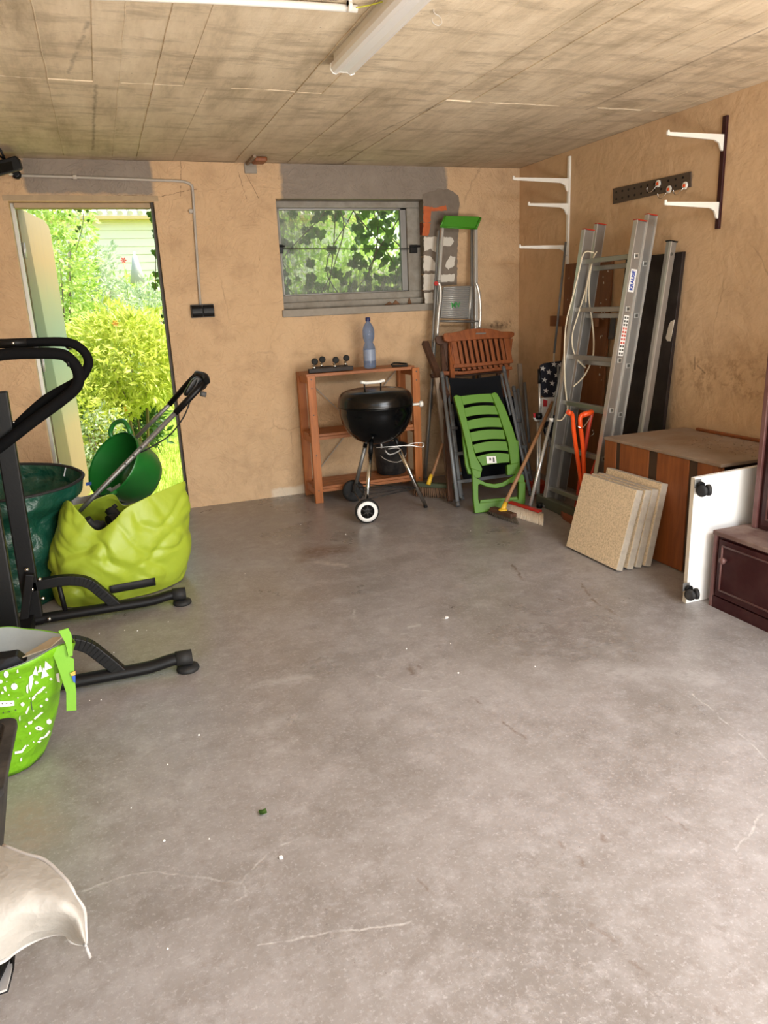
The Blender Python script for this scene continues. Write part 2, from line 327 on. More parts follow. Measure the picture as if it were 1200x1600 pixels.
def door_paint():
    m, t, p = new_mat('weathered cream and turquoise door paint'); P = pos(t)
    z = N(t, 'ShaderNodeSeparateXYZ', i={0: jitter(t, P, 3, .14)}).outputs['Z']
    z = mth(t, 'DIVIDE', z, 2.0)
    c = ramp(t, z, [(.10, (.23, .155, .08)), (.28, (.24, .18, .09)), (.40, (.15, .175, .10)), (.58, (.10, .15, .105)), (.72, (.16, .165, .08)), (.86, (.24, .16, .065)), (1, (.24, .18, .09))])
    st = noi(t, N(t, 'ShaderNodeMapping', i={0: P, 3: (8, 8, .5)}).outputs[0], 6, 5, .65)
    c = mixc(t, N(t, 'ShaderNodeMapRange', i={0: st, 1: .52, 2: .75, 3: 0, 4: .4}).outputs[0], c, c4((.14, .11, .07)))
    setc(t, p, c); p.inputs['Roughness'].default_value = .6; return m
M_door = door_paint()
def leafmat(name, c1, c2, tr=.35):
    m, t, p = new_mat(name); P = pos(t)
    n = noi(t, P, 9, 3, .6); c = mixc(t, N(t, 'ShaderNodeMapRange', i={0: n, 1: .35, 2: .65}).outputs[0], c4(c1), c4(c2)); setc(t, p, c)
    p.inputs['Roughness'].default_value = .5
    tl = N(t, 'ShaderNodeBsdfTranslucent'); t.links.new(c, tl.inputs[0]); mx = N(t, 'ShaderNodeMixShader', i={0: tr})
    t.links.new(p.outputs[0], mx.inputs[1]); t.links.new(tl.outputs[0], mx.inputs[2]); t.links.new(mx.outputs[0], t.nodes['Material Output'].inputs[0])
    return m
M_leafy = leafmat('yellow green leaves', (.40, .50, .04), (.78, .80, .20))
M_leafl = leafmat('light green leaves', (.28, .46, .06), (.66, .76, .24))
M_leafg = leafmat('grey green leaves', (.30, .42, .20), (.62, .66, .46))
M_leafd = leafmat('dark green leaves', (.03, .09, .015), (.10, .20, .04))
M_leafivy = leafmat('ivy leaves', (.035, .09, .012), (.13, .26, .03), .38)
M_leafp = leafmat('purple leaves', (.22, .06, .12), (.35, .25, .18))
M_flo = mat('orange flowers', (.85, .36, .06), .6); M_flr = mat('red flower petals', (.8, .10, .08), .6)
M_lawn = mat('lawn grass', (.38, .50, .08), .9, var=.3, scale=25, bmp=.6)
M_blade = leafmat('grass blades', (.34, .48, .06), (.58, .66, .14))
M_soil = mat('dark garden soil', (.07, .05, .03), .95, var=.4)
M_house = mat('white clapboard', (.86, .80, .62), .6, var=.03)
M_tile = mat('sandy roof tiles', (.72, .66, .52), .8, var=.1); M_gut = mat('ochre gutter board', (.62, .45, .18), .6, var=.1)
M_yard = mat('pale forecourt paving', (.5, .46, .40), .9, var=.15)
def bottlemat():
    m, t, p = new_mat('pale blue clear bottle plastic'); p.inputs['Base Color'].default_value = (.30, .42, .66, 1)
    p.inputs['Roughness'].default_value = .08; p.inputs['Transmission Weight'].default_value = .75; p.inputs['IOR'].default_value = 1.2; return m
M_bottle = bottlemat(); M_label = mat('translucent bottle label', (.26, .31, .42), .4, var=.15, scale=60); M_cap = mat('dark blue cap', (.01, .02, .10), .4)
def panemat():
    m, t, p = new_mat('dirty window glass'); P = pos(t)
    out = t.nodes['Material Output']
    tr = N(t, 'ShaderNodeBsdfTransparent'); tr.inputs[0].default_value = (.90, .93, .88, 1)
    p.inputs['Base Color'].default_value = (.24, .255, .24, 1); p.inputs['Roughness'].default_value = .8; p.inputs['Specular IOR Level'].default_value = 0
    s = N(t, 'ShaderNodeSeparateXYZ', i={0: jitter(t, P, 3, .45)})
    fx = N(t, 'ShaderNodeMapRange', i={0: s.outputs['X'], 1: 1.20, 2: 1.85, 3: .62, 4: .06}).outputs[0]
    fz = N(t, 'ShaderNodeMapRange', i={0: s.outputs['Z'], 1: 1.40, 2: 1.72, 3: .62, 4: .04}).outputs[0]
    f = mth(t, 'MAXIMUM', fx, fz)
    d = noi(t, N(t, 'ShaderNodeMapping', i={0: P, 3: (2.2, 1, .8)}).outputs[0], 28, 6, .8)
    f = mth(t, 'MULTIPLY', f, N(t, 'ShaderNodeMapRange', i={0: d, 1: .3, 2: .62, 3: .35, 4: 1.35}).outputs[0], clamp=True)
    mx = N(t, 'ShaderNodeMixShader', i={0: f}); t.links.new(tr.outputs[0], mx.inputs[1]); t.links.new(p.outputs[0], mx.inputs[2])
    gl = N(t, 'ShaderNodeBsdfGlossy'); gl.inputs['Roughness'].default_value = .3; mx2 = N(t, 'ShaderNodeMixShader', i={0: .004})
    t.links.new(mx.outputs[0], mx2.inputs[1]); t.links.new(gl.outputs[0], mx2.inputs[2]); t.links.new(mx2.outputs[0], out.inputs[0]); return m
M_pane = panemat()
M_diff = mat('opal lamp cover', (.78, .77, .76), .3, var=.02, bmp=0)

# ------------------------------------------------------------------ geometry helpers
def frame_of(d, up=(0, 0, 1)):
    d = Vector(d).normalized(); u = Vector(up)
    if abs(d.dot(u)) > .98: u = Vector((0, 1, 0))
    s = d.cross(u).normalized(); return d, s, s.cross(d).normalized()
def cr_interp(pts, n, closed=False):
    pts = [Vector(p) for p in pts]; L = len(pts); out = []
    segs = L if closed else L-1
    for i in range(segs):
        g = lambda k: pts[k % L] if closed else pts[max(0, min(L-1, k))]
        a, b, c, d = g(i-1), g(i), g(i+1), g(i+2)
        for j in range(n):
            u = j/n; out.append(.5*((2*b)+(c-a)*u+(2*a-5*b+4*c-d)*u*u+(3*b-a-3*c+d)*u**3))
    if not closed: out.append(pts[-1])
    return out
class MB:
    def __init__(s): s.v = []; s.f = []; s.sm = []
    def add(s, vs, fs, smooth=False):
        b = len(s.v); s.v += [Vector(v) for v in vs]; s.f += [tuple(i+b for i in f) for f in fs]; s.sm += [smooth]*len(fs); return s
    def box(s, lo, hi):
        x0, y0, z0 = lo; x1, y1, z1 = hi
        return s.add([(x0, y0, z0), (x1, y0, z0), (x1, y1, z0), (x0, y1, z0), (x0, y0, z1), (x1, y0, z1), (x1, y1, z1), (x0, y1, z1)],
                     [(0, 3, 2, 1), (4, 5, 6, 7), (0, 1, 5, 4), (1, 2, 6, 5), (2, 3, 7, 6), (3, 0, 4, 7)])
    def bar(s, a, b, w, h, up=(0, 0, 1)):
        """rectangular bar from a to b; w across, h along 'up'"""
        a, b = Vector(a), Vector(b); d, r, u = frame_of(b-a, up); r = r*w/2; u = u*h/2
        return s.add([a-r-u, a+r-u, a+r+u, a-r+u, b-r-u, b+r-u, b+r+u, b-r+u], [(0, 3, 2, 1), (4, 5, 6, 7), (0, 1, 5, 4), (1, 2, 6, 5), (2, 3, 7, 6), (3, 0, 4, 7)])
    def tube(s, pts, r, n=12, smooth=0, flat=1.0, up=(0, 0, 1), closed=False):
        pts = [Vector(p) for p in pts]
        if smooth: pts = cr_interp(pts, smooth, closed)
        m = len(pts); rs = r if isinstance(r, (list, tuple)) else None; vs = []; fs = []
        prev = None
        for i, p in enumerate(pts):
            q = pts[(i+1) % m] if closed else pts[min(i+1, m-1)]; o = pts[i-1] if (closed or i) else pts[0]
            d = (q-o).normalized()
            if prev is None: _, sd, u = frame_of(d, up)
            else:
                sd = (prev-d*prev.dot(d)).normalized(); u = sd.cross(d).normalized()
            prev = sd
            R = (rs[min(len(rs)-1, int(i*len(rs)/m))] if rs else r)
            for k in range(n):
                a = 2*math.pi*k/n; vs.append(p+sd*math.cos(a)*R+u*math.sin(a)*R*flat)
        for i in range(m if closed else m-1):
            for k in range(n):
                a = i*n+k; b = i*n+(k+1) % n; j = ((i+1) % m)*n
                fs.append((a, b, j+(k+1) % n, j+k))
        s.add(vs, fs, True)
        if not closed:
            b = len(s.v)-len(vs); s.f.append(tuple(b+k for k in range(n))[::-1]); s.f.append(tuple(b+(m-1)*n+k for k in range(n))); s.sm += [False]*2
        return s
    def lathe(s, prof, o=(0, 0, 0), axis=(0, 0, 1), n=32, smooth=True, cap=True):
        o = Vector(o); d, r, u = frame_of(axis, (1, 0, 0)); vs = []; fs = []
        for (rad, h) in prof:
            for k in range(n):
                a = 2*math.pi*k/n; vs.append(o+d*h+(r*math.cos(a)+u*math.sin(a))*rad)
        for i in range(len(prof)-1):
            for k in range(n): fs.append((i*n+k, i*n+(k+1) % n, (i+1)*n+(k+1) % n, (i+1)*n+k))
        s.add(vs, fs, smooth)
        if cap:
            b = len(s.v)-len(vs)
            if prof[0][0] > 1e-4: s.f.append(tuple(b+k for k in range(n))[::-1]); s.sm.append(False)
            if prof[-1][0] > 1e-4: s.f.append(tuple(b+(len(prof)-1)*n+k for k in range(n))); s.sm.append(False)
        return s
    def prism(s, pts, ex):
        """flat polygon pushed out by vector ex"""
        pts = [Vector(p) for p in pts]; ex = Vector(ex); n = len(pts)
        fs = [tuple(range(n)), tuple(range(n, 2*n))[::-1]]+[(i, i+n, (i+1) % n+n, (i+1) % n) for i in range(n)]
        return s.add(pts+[p+ex for p in pts], fs)
    def strip(s, pts, wv, thick, nrm):
        """ribbon along pts, half width vector wv, with thickness"""
        pts = [Vector(p) for p in pts]; wv = Vector(wv); nv = Vector(nrm).normalized()*thick; vs = []; fs = []
        for p in pts: vs += [p-wv, p+wv, p+wv+nv, p-wv+nv]
        for i in range(len(pts)-1):
            for k in range(4): fs.append((i*4+k, i*4+(k+1) % 4, i*4+4+(k+1) % 4, i*4+4+k))
        fs += [(0, 1, 2, 3), tuple(len(vs)-4+k for k in (3, 2, 1, 0))]
        return s.add(vs, fs)
    def grid(s, rows, closed=False, smooth=True):
        m = len(rows[0]); vs = [p for r in rows for p in r]; fs = []
        for i in range(len(rows)-1):
            for k in range(m if closed else m-1): fs.append((i*m+k, i*m+(k+1) % m, (i+1)*m+(k+1) % m, (i+1)*m+k))
        return s.add(vs, fs, smooth)
    def build(s, name, m, parent=None, bevel=0, solid=0, sub=0, fix=True, auto=False, kind=None, label=None):
        me = bpy.data.meshes.new(name); off = Vector((0, 0, 0)); q = parent
        while q is not None: off += q.location; q = q.parent
        me.from_pydata([tuple(v-off) for v in s.v], [], s.f); me.polygons.foreach_set('use_smooth', s.sm)
        if fix:
            bm = bmesh.new(); bm.from_mesh(me); bmesh.ops.recalc_face_normals(bm, faces=bm.faces); bm.to_mesh(me); bm.free()
        me.materials.append(m); me.update(); o = bpy.data.objects.new(name, me); col.objects.link(o)
        if parent is not None: o.parent = parent
        if solid: k = o.modifiers.new('s', 'SOLIDIFY'); k.thickness = solid; k.offset = 0
        if bevel: k = o.modifiers.new('b', 'BEVEL'); k.width = bevel; k.segments = 2; k.limit_method = 'ANGLE'
        if sub: k = o.modifiers.new('u', 'SUBSURF'); k.levels = sub; k.render_levels = sub
        if kind: o['kind'] = kind
        if label: o['label'] = label
        return o
def tag(o, label, cat, group=None, kind=None):
    o['label'] = label; o['category'] = cat
    if group: o['group'] = group
    if kind: o['kind'] = kind
    return o
def thing(name, loc, label, cat, group=None):
    o = bpy.data.objects.new(name, None); o.empty_display_size = .05; o.location = loc; col.objects.link(o); return tag(o, label, cat, group)
def struct(o): o['kind'] = 'structure'; return o
def copy_tree(o, parent=None):
    c = o.copy(); col.objects.link(c); c.parent = parent
    for ch in list(o.children): copy_tree(ch, c)
    return c
def text_mesh(body, size, depth, m, parent, mw, name='lettering', bold=.0):
    cu = bpy.data.curves.new(name, 'FONT'); cu.body = body; cu.size = size; cu.extrude = depth; cu.offset = bold; cu.align_x = 'CENTER'; cu.align_y = 'CENTER'
    o = bpy.data.objects.new(name, cu); col.objects.link(o); bpy.context.view_layer.update()
    me = bpy.data.meshes.new_from_object(o.evaluated_get(bpy.context.evaluated_depsgraph_get())); bpy.data.objects.remove(o)
    me.transform(mw); me.materials.clear(); me.materials.append(m)
    q = bpy.data.objects.new(name, me); col.objects.link(q)
    off = Vector((0, 0, 0)); k = parent
    while k is not None: off += k.location; k = k.parent
    me.transform(Matrix.Translation(-off)); q.parent = parent; return q
def basis(o, x, y):
    x = Vector(x).normalized(); z = x.cross(Vector(y)).normalized(); y = z.cross(x)
    return Matrix(((x.x, y.x, z.x, o[0]), (x.y, y.y, z.y, o[1]), (x.z, y.z, z.z, o[2]), (0, 0, 0, 1)))

# ------------------------------------------------------------------ the room
T = .24; YB = Y_BACK
DX0, DX1, DZ1 = -.408, .428, 2.012          # doorway
WX0, WX1, WZ0, WZ1 = 1.212, 2.300, 1.312, 2.035  # window opening
b = MB()
for (x0, x1, z0, z1) in ((X_LEFT-.2, DX0, 0, H_CEIL), (DX0, DX1, DZ1, H_CEIL), (DX1, WX0, 0, H_CEIL), (WX0, WX1, 0, WZ0), (WX0, WX1, WZ1, H_CEIL), (WX1, X_RIGHT+.2, 0, H_CEIL)):
    b.box((x0, YB, z0), (x1, YB+T, z1))
wall_back = struct(b.build('wall_back', M_back))
struct(MB().box((X_RIGHT, Y_FRONT, 0), (X_RIGHT+.2, YB, H_CEIL)).build('wall_right', M_side))
struct(MB().box((X_LEFT-.2, Y_FRONT, 0), (X_LEFT, YB, H_CEIL)).build('wall_left', M_side))
struct(MB().box((X_LEFT-.2, Y_FRONT, -.15), (X_RIGHT+.2, YB+T, 0)).build('floor', M_floor))
b = MB(); x = X_LEFT-.2; r2 = random.Random(3)
while x < X_RIGHT+.2:                      # shuttering board marks
    wd = r2.choice((.10, .12, .14, .17)); x1 = min(x+wd, X_RIGHT+.2)
    for (y0, y1) in ((Y_FRONT, 3.56), (3.56, YB+T)):
        z = H_CEIL+r2.uniform(-.001, .0045); b.box((x, y0, z), (x1, y1, H_CEIL+.16))
    if r2.random() < .28:
        pts = [(x+r2.uniform(-.002, .002), q, H_CEIL+.001) for q in np.arange(1.2, 5.15, .09) if r2.random() < .9]
        if len(pts) > 3: b.tube(pts, .0032, 5)
    x = x1
b.tube([(q, 3.56+r2.uniform(-.006, .006), H_CEIL+.003+r2.uniform(-.001, .003)) for q in np.arange(-1.7, 3.05, .035)], .0032, 5)
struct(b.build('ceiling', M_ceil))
# threshold and concrete lintel strip over the door, frame
b = MB(); b.box((DX0-.03, YB-.0012, DZ1+.002), (DX1+.03, YB+.06, DZ1+.036)); struct(b.build('trim_1', M_stone, bevel=.004))
door = bpy.data.objects.new('door_1', None); door.location = (DX0, YB+.1, 0); col.objects.link(door); struct(door)
MB().box((DX0+.001, YB+.08, .0), (DX0+.022, YB+.13, DZ1)).build('door_jamb', M_silver, door)
MB().box((DX1-.018, YB+.03, .0), (DX1-.001, YB+.10, DZ1)).build('door_jamb', M_darkframe, door)
MB().box((DX0+.022, YB+.05, DZ1-.030), (DX1-.018, YB+.13, DZ1-.001)).build('door_head', M_stone, door, bevel=.003)
# opened leaf, hinged left, swung outwards
hx, hy = DX0+.03, YB+.15; ex, ey = -.235, 6.03
d = Vector((ex-hx, ey-hy, 0)); L = d.length; d.normalize(); nrm = Vector((d.y, -d.x, 0))
def lp(u, z): return Vector((hx, hy, 0))+d*u+Vector((0, 0, z))
prof = [(0, .02), (L, .02), (L, 1.90), (L-.02, 1.955), (L-.12, 1.985), (L*.5, 1.99), (0, 2.0)]
leaf = MB().prism([lp(u, z) for u, z in prof], -nrm*.035).build('door_leaf', M_door, door)
for z0 in (.35, 1.05, 1.75):
    MB().bar(lp(.03, z0), lp(L-.03, z0), .004, .012).build('rail_line', M_door, leaf) if False else None
for z0 in (.3, 1.0, 1.7):
    MB().lathe([(.009, 0), (.009, .09)], lp(-.008, z0)+nrm*.006, n=10).build('hinge', M_silver, door)
# ---- window
win = bpy.data.objects.new('window_1', None); win.location = (WX0, YB+.12, WZ0); col.objects.link(win); struct(win)
yf = YB+.10
MB().box((WX0+.001, yf, WZ1-.045), (WX1-.001, yf+.08, WZ1-.001)).build('window_frame', M_frame, win, bevel=.006)
MB().box((WX0+.001, yf, WZ0+.05), (WX1-.001, yf+.08, WZ0+.10)).build('window_frame', M_frame, win, bevel=.006)
MB().box((WX0+.001, yf, WZ0+.10), (WX0+.035, yf+.08, WZ1-.045)).build('window_frame', M_frame, win, bevel=.006)
MB().box((WX1-.105, yf, WZ0+.10), (WX1-.001, yf+.08, WZ1-.045)).build('window_frame', M_frame, win, bevel=.006)
gx0, gx1, gz0, gz1 = WX0+.035, WX1-.105, WZ0+.10, WZ1-.045
b = MB()
for (x0, x1, z0, z1) in ((gx0, gx1, gz1-.014, gz1), (gx0, gx1, gz0, gz0+.010), (gx0, gx0+.010, gz0, gz1), (gx1-.045, gx1, gz0, gz1)):
    b.box((x0, yf+.018, z0), (x1, yf+.05, z1))
b.build('sash', M_alud, win, bevel=.003)
MB().box((gx0+.008, yf+.034, gz0+.008), (gx1-.04, yf+.038, gz1-.01)).build('pane', M_pane, win)
zr = 1.716
MB().tube([(gx0-.02, yf-.02, zr+.008), (1.75, yf-.022, zr-.003), (gx1+.04, yf-.02, zr-.010)], .004, 6).build('locking_rod', M_dktxt, win)
for xx, zz, sx in ((gx0-.008, zr+.008, 1), (gx1+.038, zr-.008, 1.6)):
    q = MB(); q.box((xx-.016*sx, yf-.032, zz-.03), (xx+.016*sx, yf+.002, zz+.026)); q.tube([(xx-.02*sx, yf-.03, zz+.018), (xx+.028*sx, yf-.036, zz+.014)], .008, 8)
    q.build('rod_clamp', M_black, win, bevel=.005)
MB().box((WX0-.015, YB-.016, WZ0-.045), (WX1+.065, YB+.10, WZ0+.005)).build('window_sill', M_sill, win, bevel=.006)
MB().box((WX0, YB+.07, WZ0+.004), (WX1, YB+.2, WZ0+.052)).build('window_ledge', M_frame, win, bevel=.008)
q = MB()
for (a, b2, hh) in (((1.98, .05), (2.06, .075), .02), ((2.04, .06), (2.10, .05), .03), ((2.16, .05), (2.20, .07), .045)):
    q.prism([(a[0], YB+a[1], WZ0+.007), (b2[0], YB+b2[1], WZ0+.007), ((a[0]+b2[0])/2, YB+.06, WZ0+.007+hh)], (0, .006, .004))
tag(q.build('dry_leaves', mat('brown dry leaves', (.20, .10, .05), .8)), 'curled brown dry leaves lying on the window sill', 'leaves', kind='stuff')
# ---- broken plaster right of the window: masonry showing
def ragged(pts, amp, step=.018, seed=1):
    rr = random.Random(seed); out = []
    for i in range(len(pts)):
        a, c = Vector((*pts[i], 0)), Vector((*pts[(i+1) % len(pts)], 0)); n = max(1, int((c-a).length/step))
        for k in range(n):
            p = a.lerp(c, k/n); out.append((p.x+rr.uniform(-amp, amp), p.y+rr.uniform(-amp, amp)))
    return out
def wallpoly(poly, y, th): return MB().prism([(u, y, v) for u, v in poly], (0, th, 0))
def Wp(zx, zy): q = at(640+zx*.15, 300+zy*.15, y=YB); return (q.x, q.z)    # from the 6.67x crop
out = [Wp(*p) for p in ((135, 20), (300, -30), (420, -20), (500, 30), (515, 120), (500, 250), (505, 400), (495, 640), (490, 960), (330, 975), (260, 1215), (150, 1205))]
wallpoly(ragged(out, .004, seed=4), YB-.006, .007).build('mortar_patch', M_mortar, wall_back)
for i, (poly, m) in enumerate([
    ([(140, 150), (260, 165), (375, 140), (385, 190), (215, 205), (212, 240), (215, 310), (140, 320)], M_brick),
    ([(138, 325), (215, 325), (190, 455), (130, 455)], M_brick),
    ([(140, 470), (295, 468), (290, 632), (235, 615), (215, 590), (150, 620)], M_lime),
    ([(345, 470), (440, 472), (455, 520), (420, 565), (345, 560)], M_lime),
    ([(140, 665), (210, 670), (265, 745), (262, 820), (140, 825)], M_lime), ([(420, 668), (475, 680), (455, 770), (400, 808), (365, 770), (395, 700)], M_lime),
    ([(140, 855), (255, 855), (250, 1020), (140, 1022)], M_lime), ([(320, 862), (462, 855), (458, 935), (315, 935)], M_lime), ([(150, 1050), (240, 1045), (240, 1190), (160, 1195)], M_lime)]):
    wallpoly(ragged([Wp(*p) for p in poly], .0035, .012, seed=20+i), YB-.010, .006).build('brick', m, wall_back)
# brick ends in the window reveal
for (z0, z1, m) in ((1.80, 1.885, M_brick), (1.655, 1.79, M_lime), (1.53, 1.645, M_lime), (1.42, 1.52, M_lime), (1.335, 1.41, M_mortar), (1.895, 2.03, M_mortar)):
    q = MB().box((WX1-.009, YB+.001, z0), (WX1+.005, YB+.095, z1)); q.build('brick', mat('reveal masonry', (.20, .17, .14) if m != M_brick else (.20, .05, .03), .95, var=.35, bmp=.7, scale=20), wall_back, bevel=.004)
# hole with a brick showing where ceiling meets wall
q = at(413, 228, z=H_CEIL)
th = thing('rusty_beam_end', (1.06, YB, 2.20), 'rusty orange beam end and small cement block where the ceiling meets the back wall', 'beam end')
MB().box((1.03, 4.93, H_CEIL-.018), (1.05, YB-.001, H_CEIL+.001)).build('bracket', M_grey_wood, th, bevel=.004)
MB().box((1.05, 4.98, H_CEIL-.028), (1.13, 5.10, H_CEIL+.001)).build('brick', M_panel, th, bevel=.01)
MB().box((1.02, YB-.012, 2.185), (1.10, YB+.001, 2.245)).build('cement_block', M_sill, th, bevel=.004)

# ------------------------------------------------------------------ ceiling fittings
tl = thing('fluorescent_batten', (1.02, 2.3, H_CEIL), 'long white fluorescent batten, switched off, on the concrete ceiling', 'ceiling light')
y0, y1, xa, xb = 1.65, 3.03, .965, 1.055
MB().box((xa+.008, y0, H_CEIL-.036), (xb-.008, y1-.004, H_CEIL+.003)).build('housing', M_white, tl, bevel=.003)
pr = [(-.046, 0), (-.050, -.020), (-.042, -.034), (-.028, -.038), (-.016, -.030), (.016, -.030), (.028, -.038), (.042, -.034), (.050, -.020), (.046, 0)]
MB().prism([((xa+xb)/2+u, y1-.002, H_CEIL-.030+v) for u, v in pr], (0, y0-y1+.004, 0)).build('diffuser', M_diff, tl)
MB().prism([((xa+xb)/2+u*1.05, y1+.003, H_CEIL-.030+v*1.05) for u, v in pr], (0, -.006, 0)).build('end_cap', M_whitep, tl)
cz = H_CEIL-.014
cond = thing('ceiling_conduit', (.5, 2.6, H_CEIL), 'white cable conduit running along the ceiling to the lamp', 'conduit')
pts = [at(-60, -14, z=cz), at(330, 0, z=cz), at(440, 6, z=cz), at(558, 14, z=cz)]
MB().tube([p for p in pts], .011, 12).build('pipe', M_whitep, cond)
cp = at(546, 10, z=cz); MB().lathe([(.016, -.006), (.016, .006)], cp, axis=(1, 0, 0), n=14).build('clip', M_whitep, cond); 
MB().box((cp.x-.006, cp.y-.012, cz), (cp.x+.006, cp.y+.012, H_CEIL+.003)).build('clip', M_whitep, cond)
MB().tube([at(556, 12, z=cz), at(568, 10, z=cz+.003), at(578, 8, z=cz+.004), (xa+.012, at(585, 4, z=cz).y, cz+.006)], .0022, 6, smooth=4).build('wire', mat('yellow green wire', (.5, .5, .05), .5), cond)
MB().tube([at(330, -8, z=cz), at(520, -2, z=cz), at(590, -6, z=cz)], .0045, 8).build('cable', M_black, cond)
hk = thing('ceiling_hook', at(682, 16, z=H_CEIL), 'small bare wire hook in the ceiling to the right of the lamp', 'hook')
h0 = at(677, 14, z=H_CEIL)
MB().tube([h0+Vector((0, 0, .004)), h0+Vector((.004, 0, -.012)), h0+Vector((.022, -.003, -.022)), h0+Vector((.026, -.006, -.040)), h0+Vector((.012, -.008, -.050)), h0+Vector((-.006, -.008, -.042)), h0+Vector((-.010, -.008, -.030))], .0022, 6, smooth=5).build('wire_hook', M_galv, hk)
# wall conduit, socket, black lamp housing
cw = thing('wall_conduit', at(165, 279, y=YB), 'grey conduit running over the doorway and down to the black socket', 'conduit')
yy = YB-.012; P1 = [at(22, 274, y=yy), at(120, 277, y=yy), at(240, 281.5, y=yy), at(278, 283, y=yy)]
P2 = at(301, 298, y=yy); P3 = at(313, 476, y=yy)
MB().tube(P1+[at(290, 284.5, y=yy), at(298, 289, y=yy), P2, at(305, 360, y=yy), P3], .0085, 10, smooth=4).build('pipe', M_galv, cw)
for px, py in ((117, 277), (298, 330)):
    p = at(px, py, y=yy); MB().box((p.x-.012, YB-.022, p.z-.012), (p.x+.012, YB+.001, p.z+.012)).build('clip', M_galv, cw, bevel=.003)
so = thing('socket_box', at(316, 486, y=YB), 'black surface mounted double socket with hinged lids beside the doorway', 'socket')
s0, s1 = at(299, 497, y=YB), at(333, 475, y=YB); xm = (s0.x+s1.x)/2
MB().box((s0.x, YB-.028, s0.z), (s1.x, YB+.001, s1.z)).build('back_box', M_greyp, so, bevel=.004)
for xa_, xb_ in ((s0.x+.004, xm-.002), (xm+.002, s1.x-.003)):
    hgt = s1.z-s0.z; b = MB(); rows = []
    for k in range(9):
        a = math.pi*k/8; rows.append([(xq, YB-.028-.022*math.sin(a), (s0.z+s1.z)/2-hgt*.45*math.cos(a)) for xq in (xa_, xb_)])
    b.prism([r[0] for r in rows], (xb_-xa_, 0, 0)).build('lid', M_black, so, bevel=.002)
bl = thing('wall_lamp', (-.42, 4.93, 2.15), 'black rectangular lamp housing hanging above the door at the left edge', 'lamp')
pl = 4.9; c0 = [at(-40, 268, y=pl), at(-40, 292, y=pl)]
poly = [at(*p, y=pl) for p in ((-60, 262), (8, 248), (24, 243), (30, 250), (34, 263), (31, 266), (-60, 290))]
MB().prism(poly, (0, .13, .02)).build('housing', M_black, bl, bevel=.006)
MB().prism([at(*p, y=pl-.003) for p in ((-60, 267), (18, 252), (21, 266), (-60, 284))], (0, .004, 0)).build('lens', M_enamel, bl)
MB().tube([at(8, 250, y=pl+.06), at(-2, 228, y=pl+.06), at(-12, 205, y=pl+.06)], .006, 8).build('bracket', M_black, bl)
MB().tube([at(10, 250, y=pl+.1), at(-8, 240, y=pl+.1), at(-30, 232, y=pl+.1)], .006, 8).build('bracket', M_black, bl)
MB().tube([at(14, 262, y=pl+.14), at(15, 272, y=pl+.22), (at(26, 273, y=YB-.012))], .008, 8).build('cable', M_white, bl)
p = at(26, 273, y=YB-.03); MB().lathe([(.012, -.03), (.022, -.028), (.026, 0), (.022, .030), (.012, .031)], p, axis=(0, 1, 0), n=18).build('knob', M_black, bl)

# ------------------------------------------------------------------ right wall fittings
def bracket(y, tip, rt, rb, m, par):
    tip = at(*tip, y=y); rt = at(*rt, y=y); rb = at(*rb, y=y); zt = (tip.z+rt.z)/2; x0 = tip.x; x1 = X_RIGHT-.012; h = max(.03, rt.z-rb.z)
    pts = [(x0, y, zt+.006), (x0+.004, y, zt+.014), (x0+.010, y, zt+.013), (x0+.013, y, zt+.004), (x1, y, zt+.004), (x1, y, zt-h), (x1-.012, y, zt-h+.004), (x1-.028, y, zt-h*.5), (x1-.06, y, zt-h*.32), (x0+.01, y, zt-.012), (x0, y, zt-.008)]
    MB().prism([Vector(q)+Vector((0, -.006, 0)) for q in pts], (0, .012, 0)).build('bracket', m, par, bevel=.0015)
tw = thing('shelf_track', (X_RIGHT, 4.55, 1.6), 'white slotted shelf track with three white brackets near the back corner', 'shelf bracket', 'shelf tracks on the right wall')
MB().box((X_RIGHT-.014, 4.538, 1.42), (X_RIGHT+.001, 4.562, 2.215)).build('track', M_white, tw, bevel=.002)
for a in (((801, 280), (888, 278), (887, 298)), ((825, 319.5), (887, 318), (886, 335)), ((811, 385), (884, 384), (883, 400))): bracket(4.55, *a, M_white, tw)
tb = thing('shelf_track', (X_RIGHT, 3.2, 1.6), 'dark brown slotted shelf track with two white brackets, nearer the viewer', 'shelf bracket', 'shelf tracks on the right wall')
MB().box((X_RIGHT-.014, 3.186, 1.625), (X_RIGHT+.001, 3.214, 2.155)).build('track', M_maroon, tb, bevel=.002)
for a in (((1042, 212), (1131, 207), (1130, 232)), ((1038, 319), (1127, 315), (1125, 340))): bracket(3.2, *a, M_white, tb)
pg = thing('peg_strip', (X_RIGHT, 3.74, 1.9), 'dark perforated metal strip screwed on the right wall, slightly tilted', 'tool rail')
A_, B_ = at(960, 295, x=X_RIGHT), at(1082, 268, x=X_RIGHT); C_, D_ = at(1082, 292, x=X_RIGHT), at(960, 319, x=X_RIGHT)
X0 = X_RIGHT-.012
MB().prism([(X0, q.y, q.z) for q in (A_, B_, C_, D_)], (.006, 0, 0)).build('plate', mat('brown perforated steel', (.075, .05, .035), .5), pg, bevel=.001)
b = MB()
for i in range(11):
    for j in (.28, .72):
        u = (i+.6)/11.6; p = A_.lerp(B_, u).lerp(D_.lerp(C_, u), j); b.lathe([(.007, 0), (.007, .0015)], (X0-.0015, p.y, p.z), axis=(1, 0, 0), n=8)
b.build('hole', M_black, pg, kind='stuff')
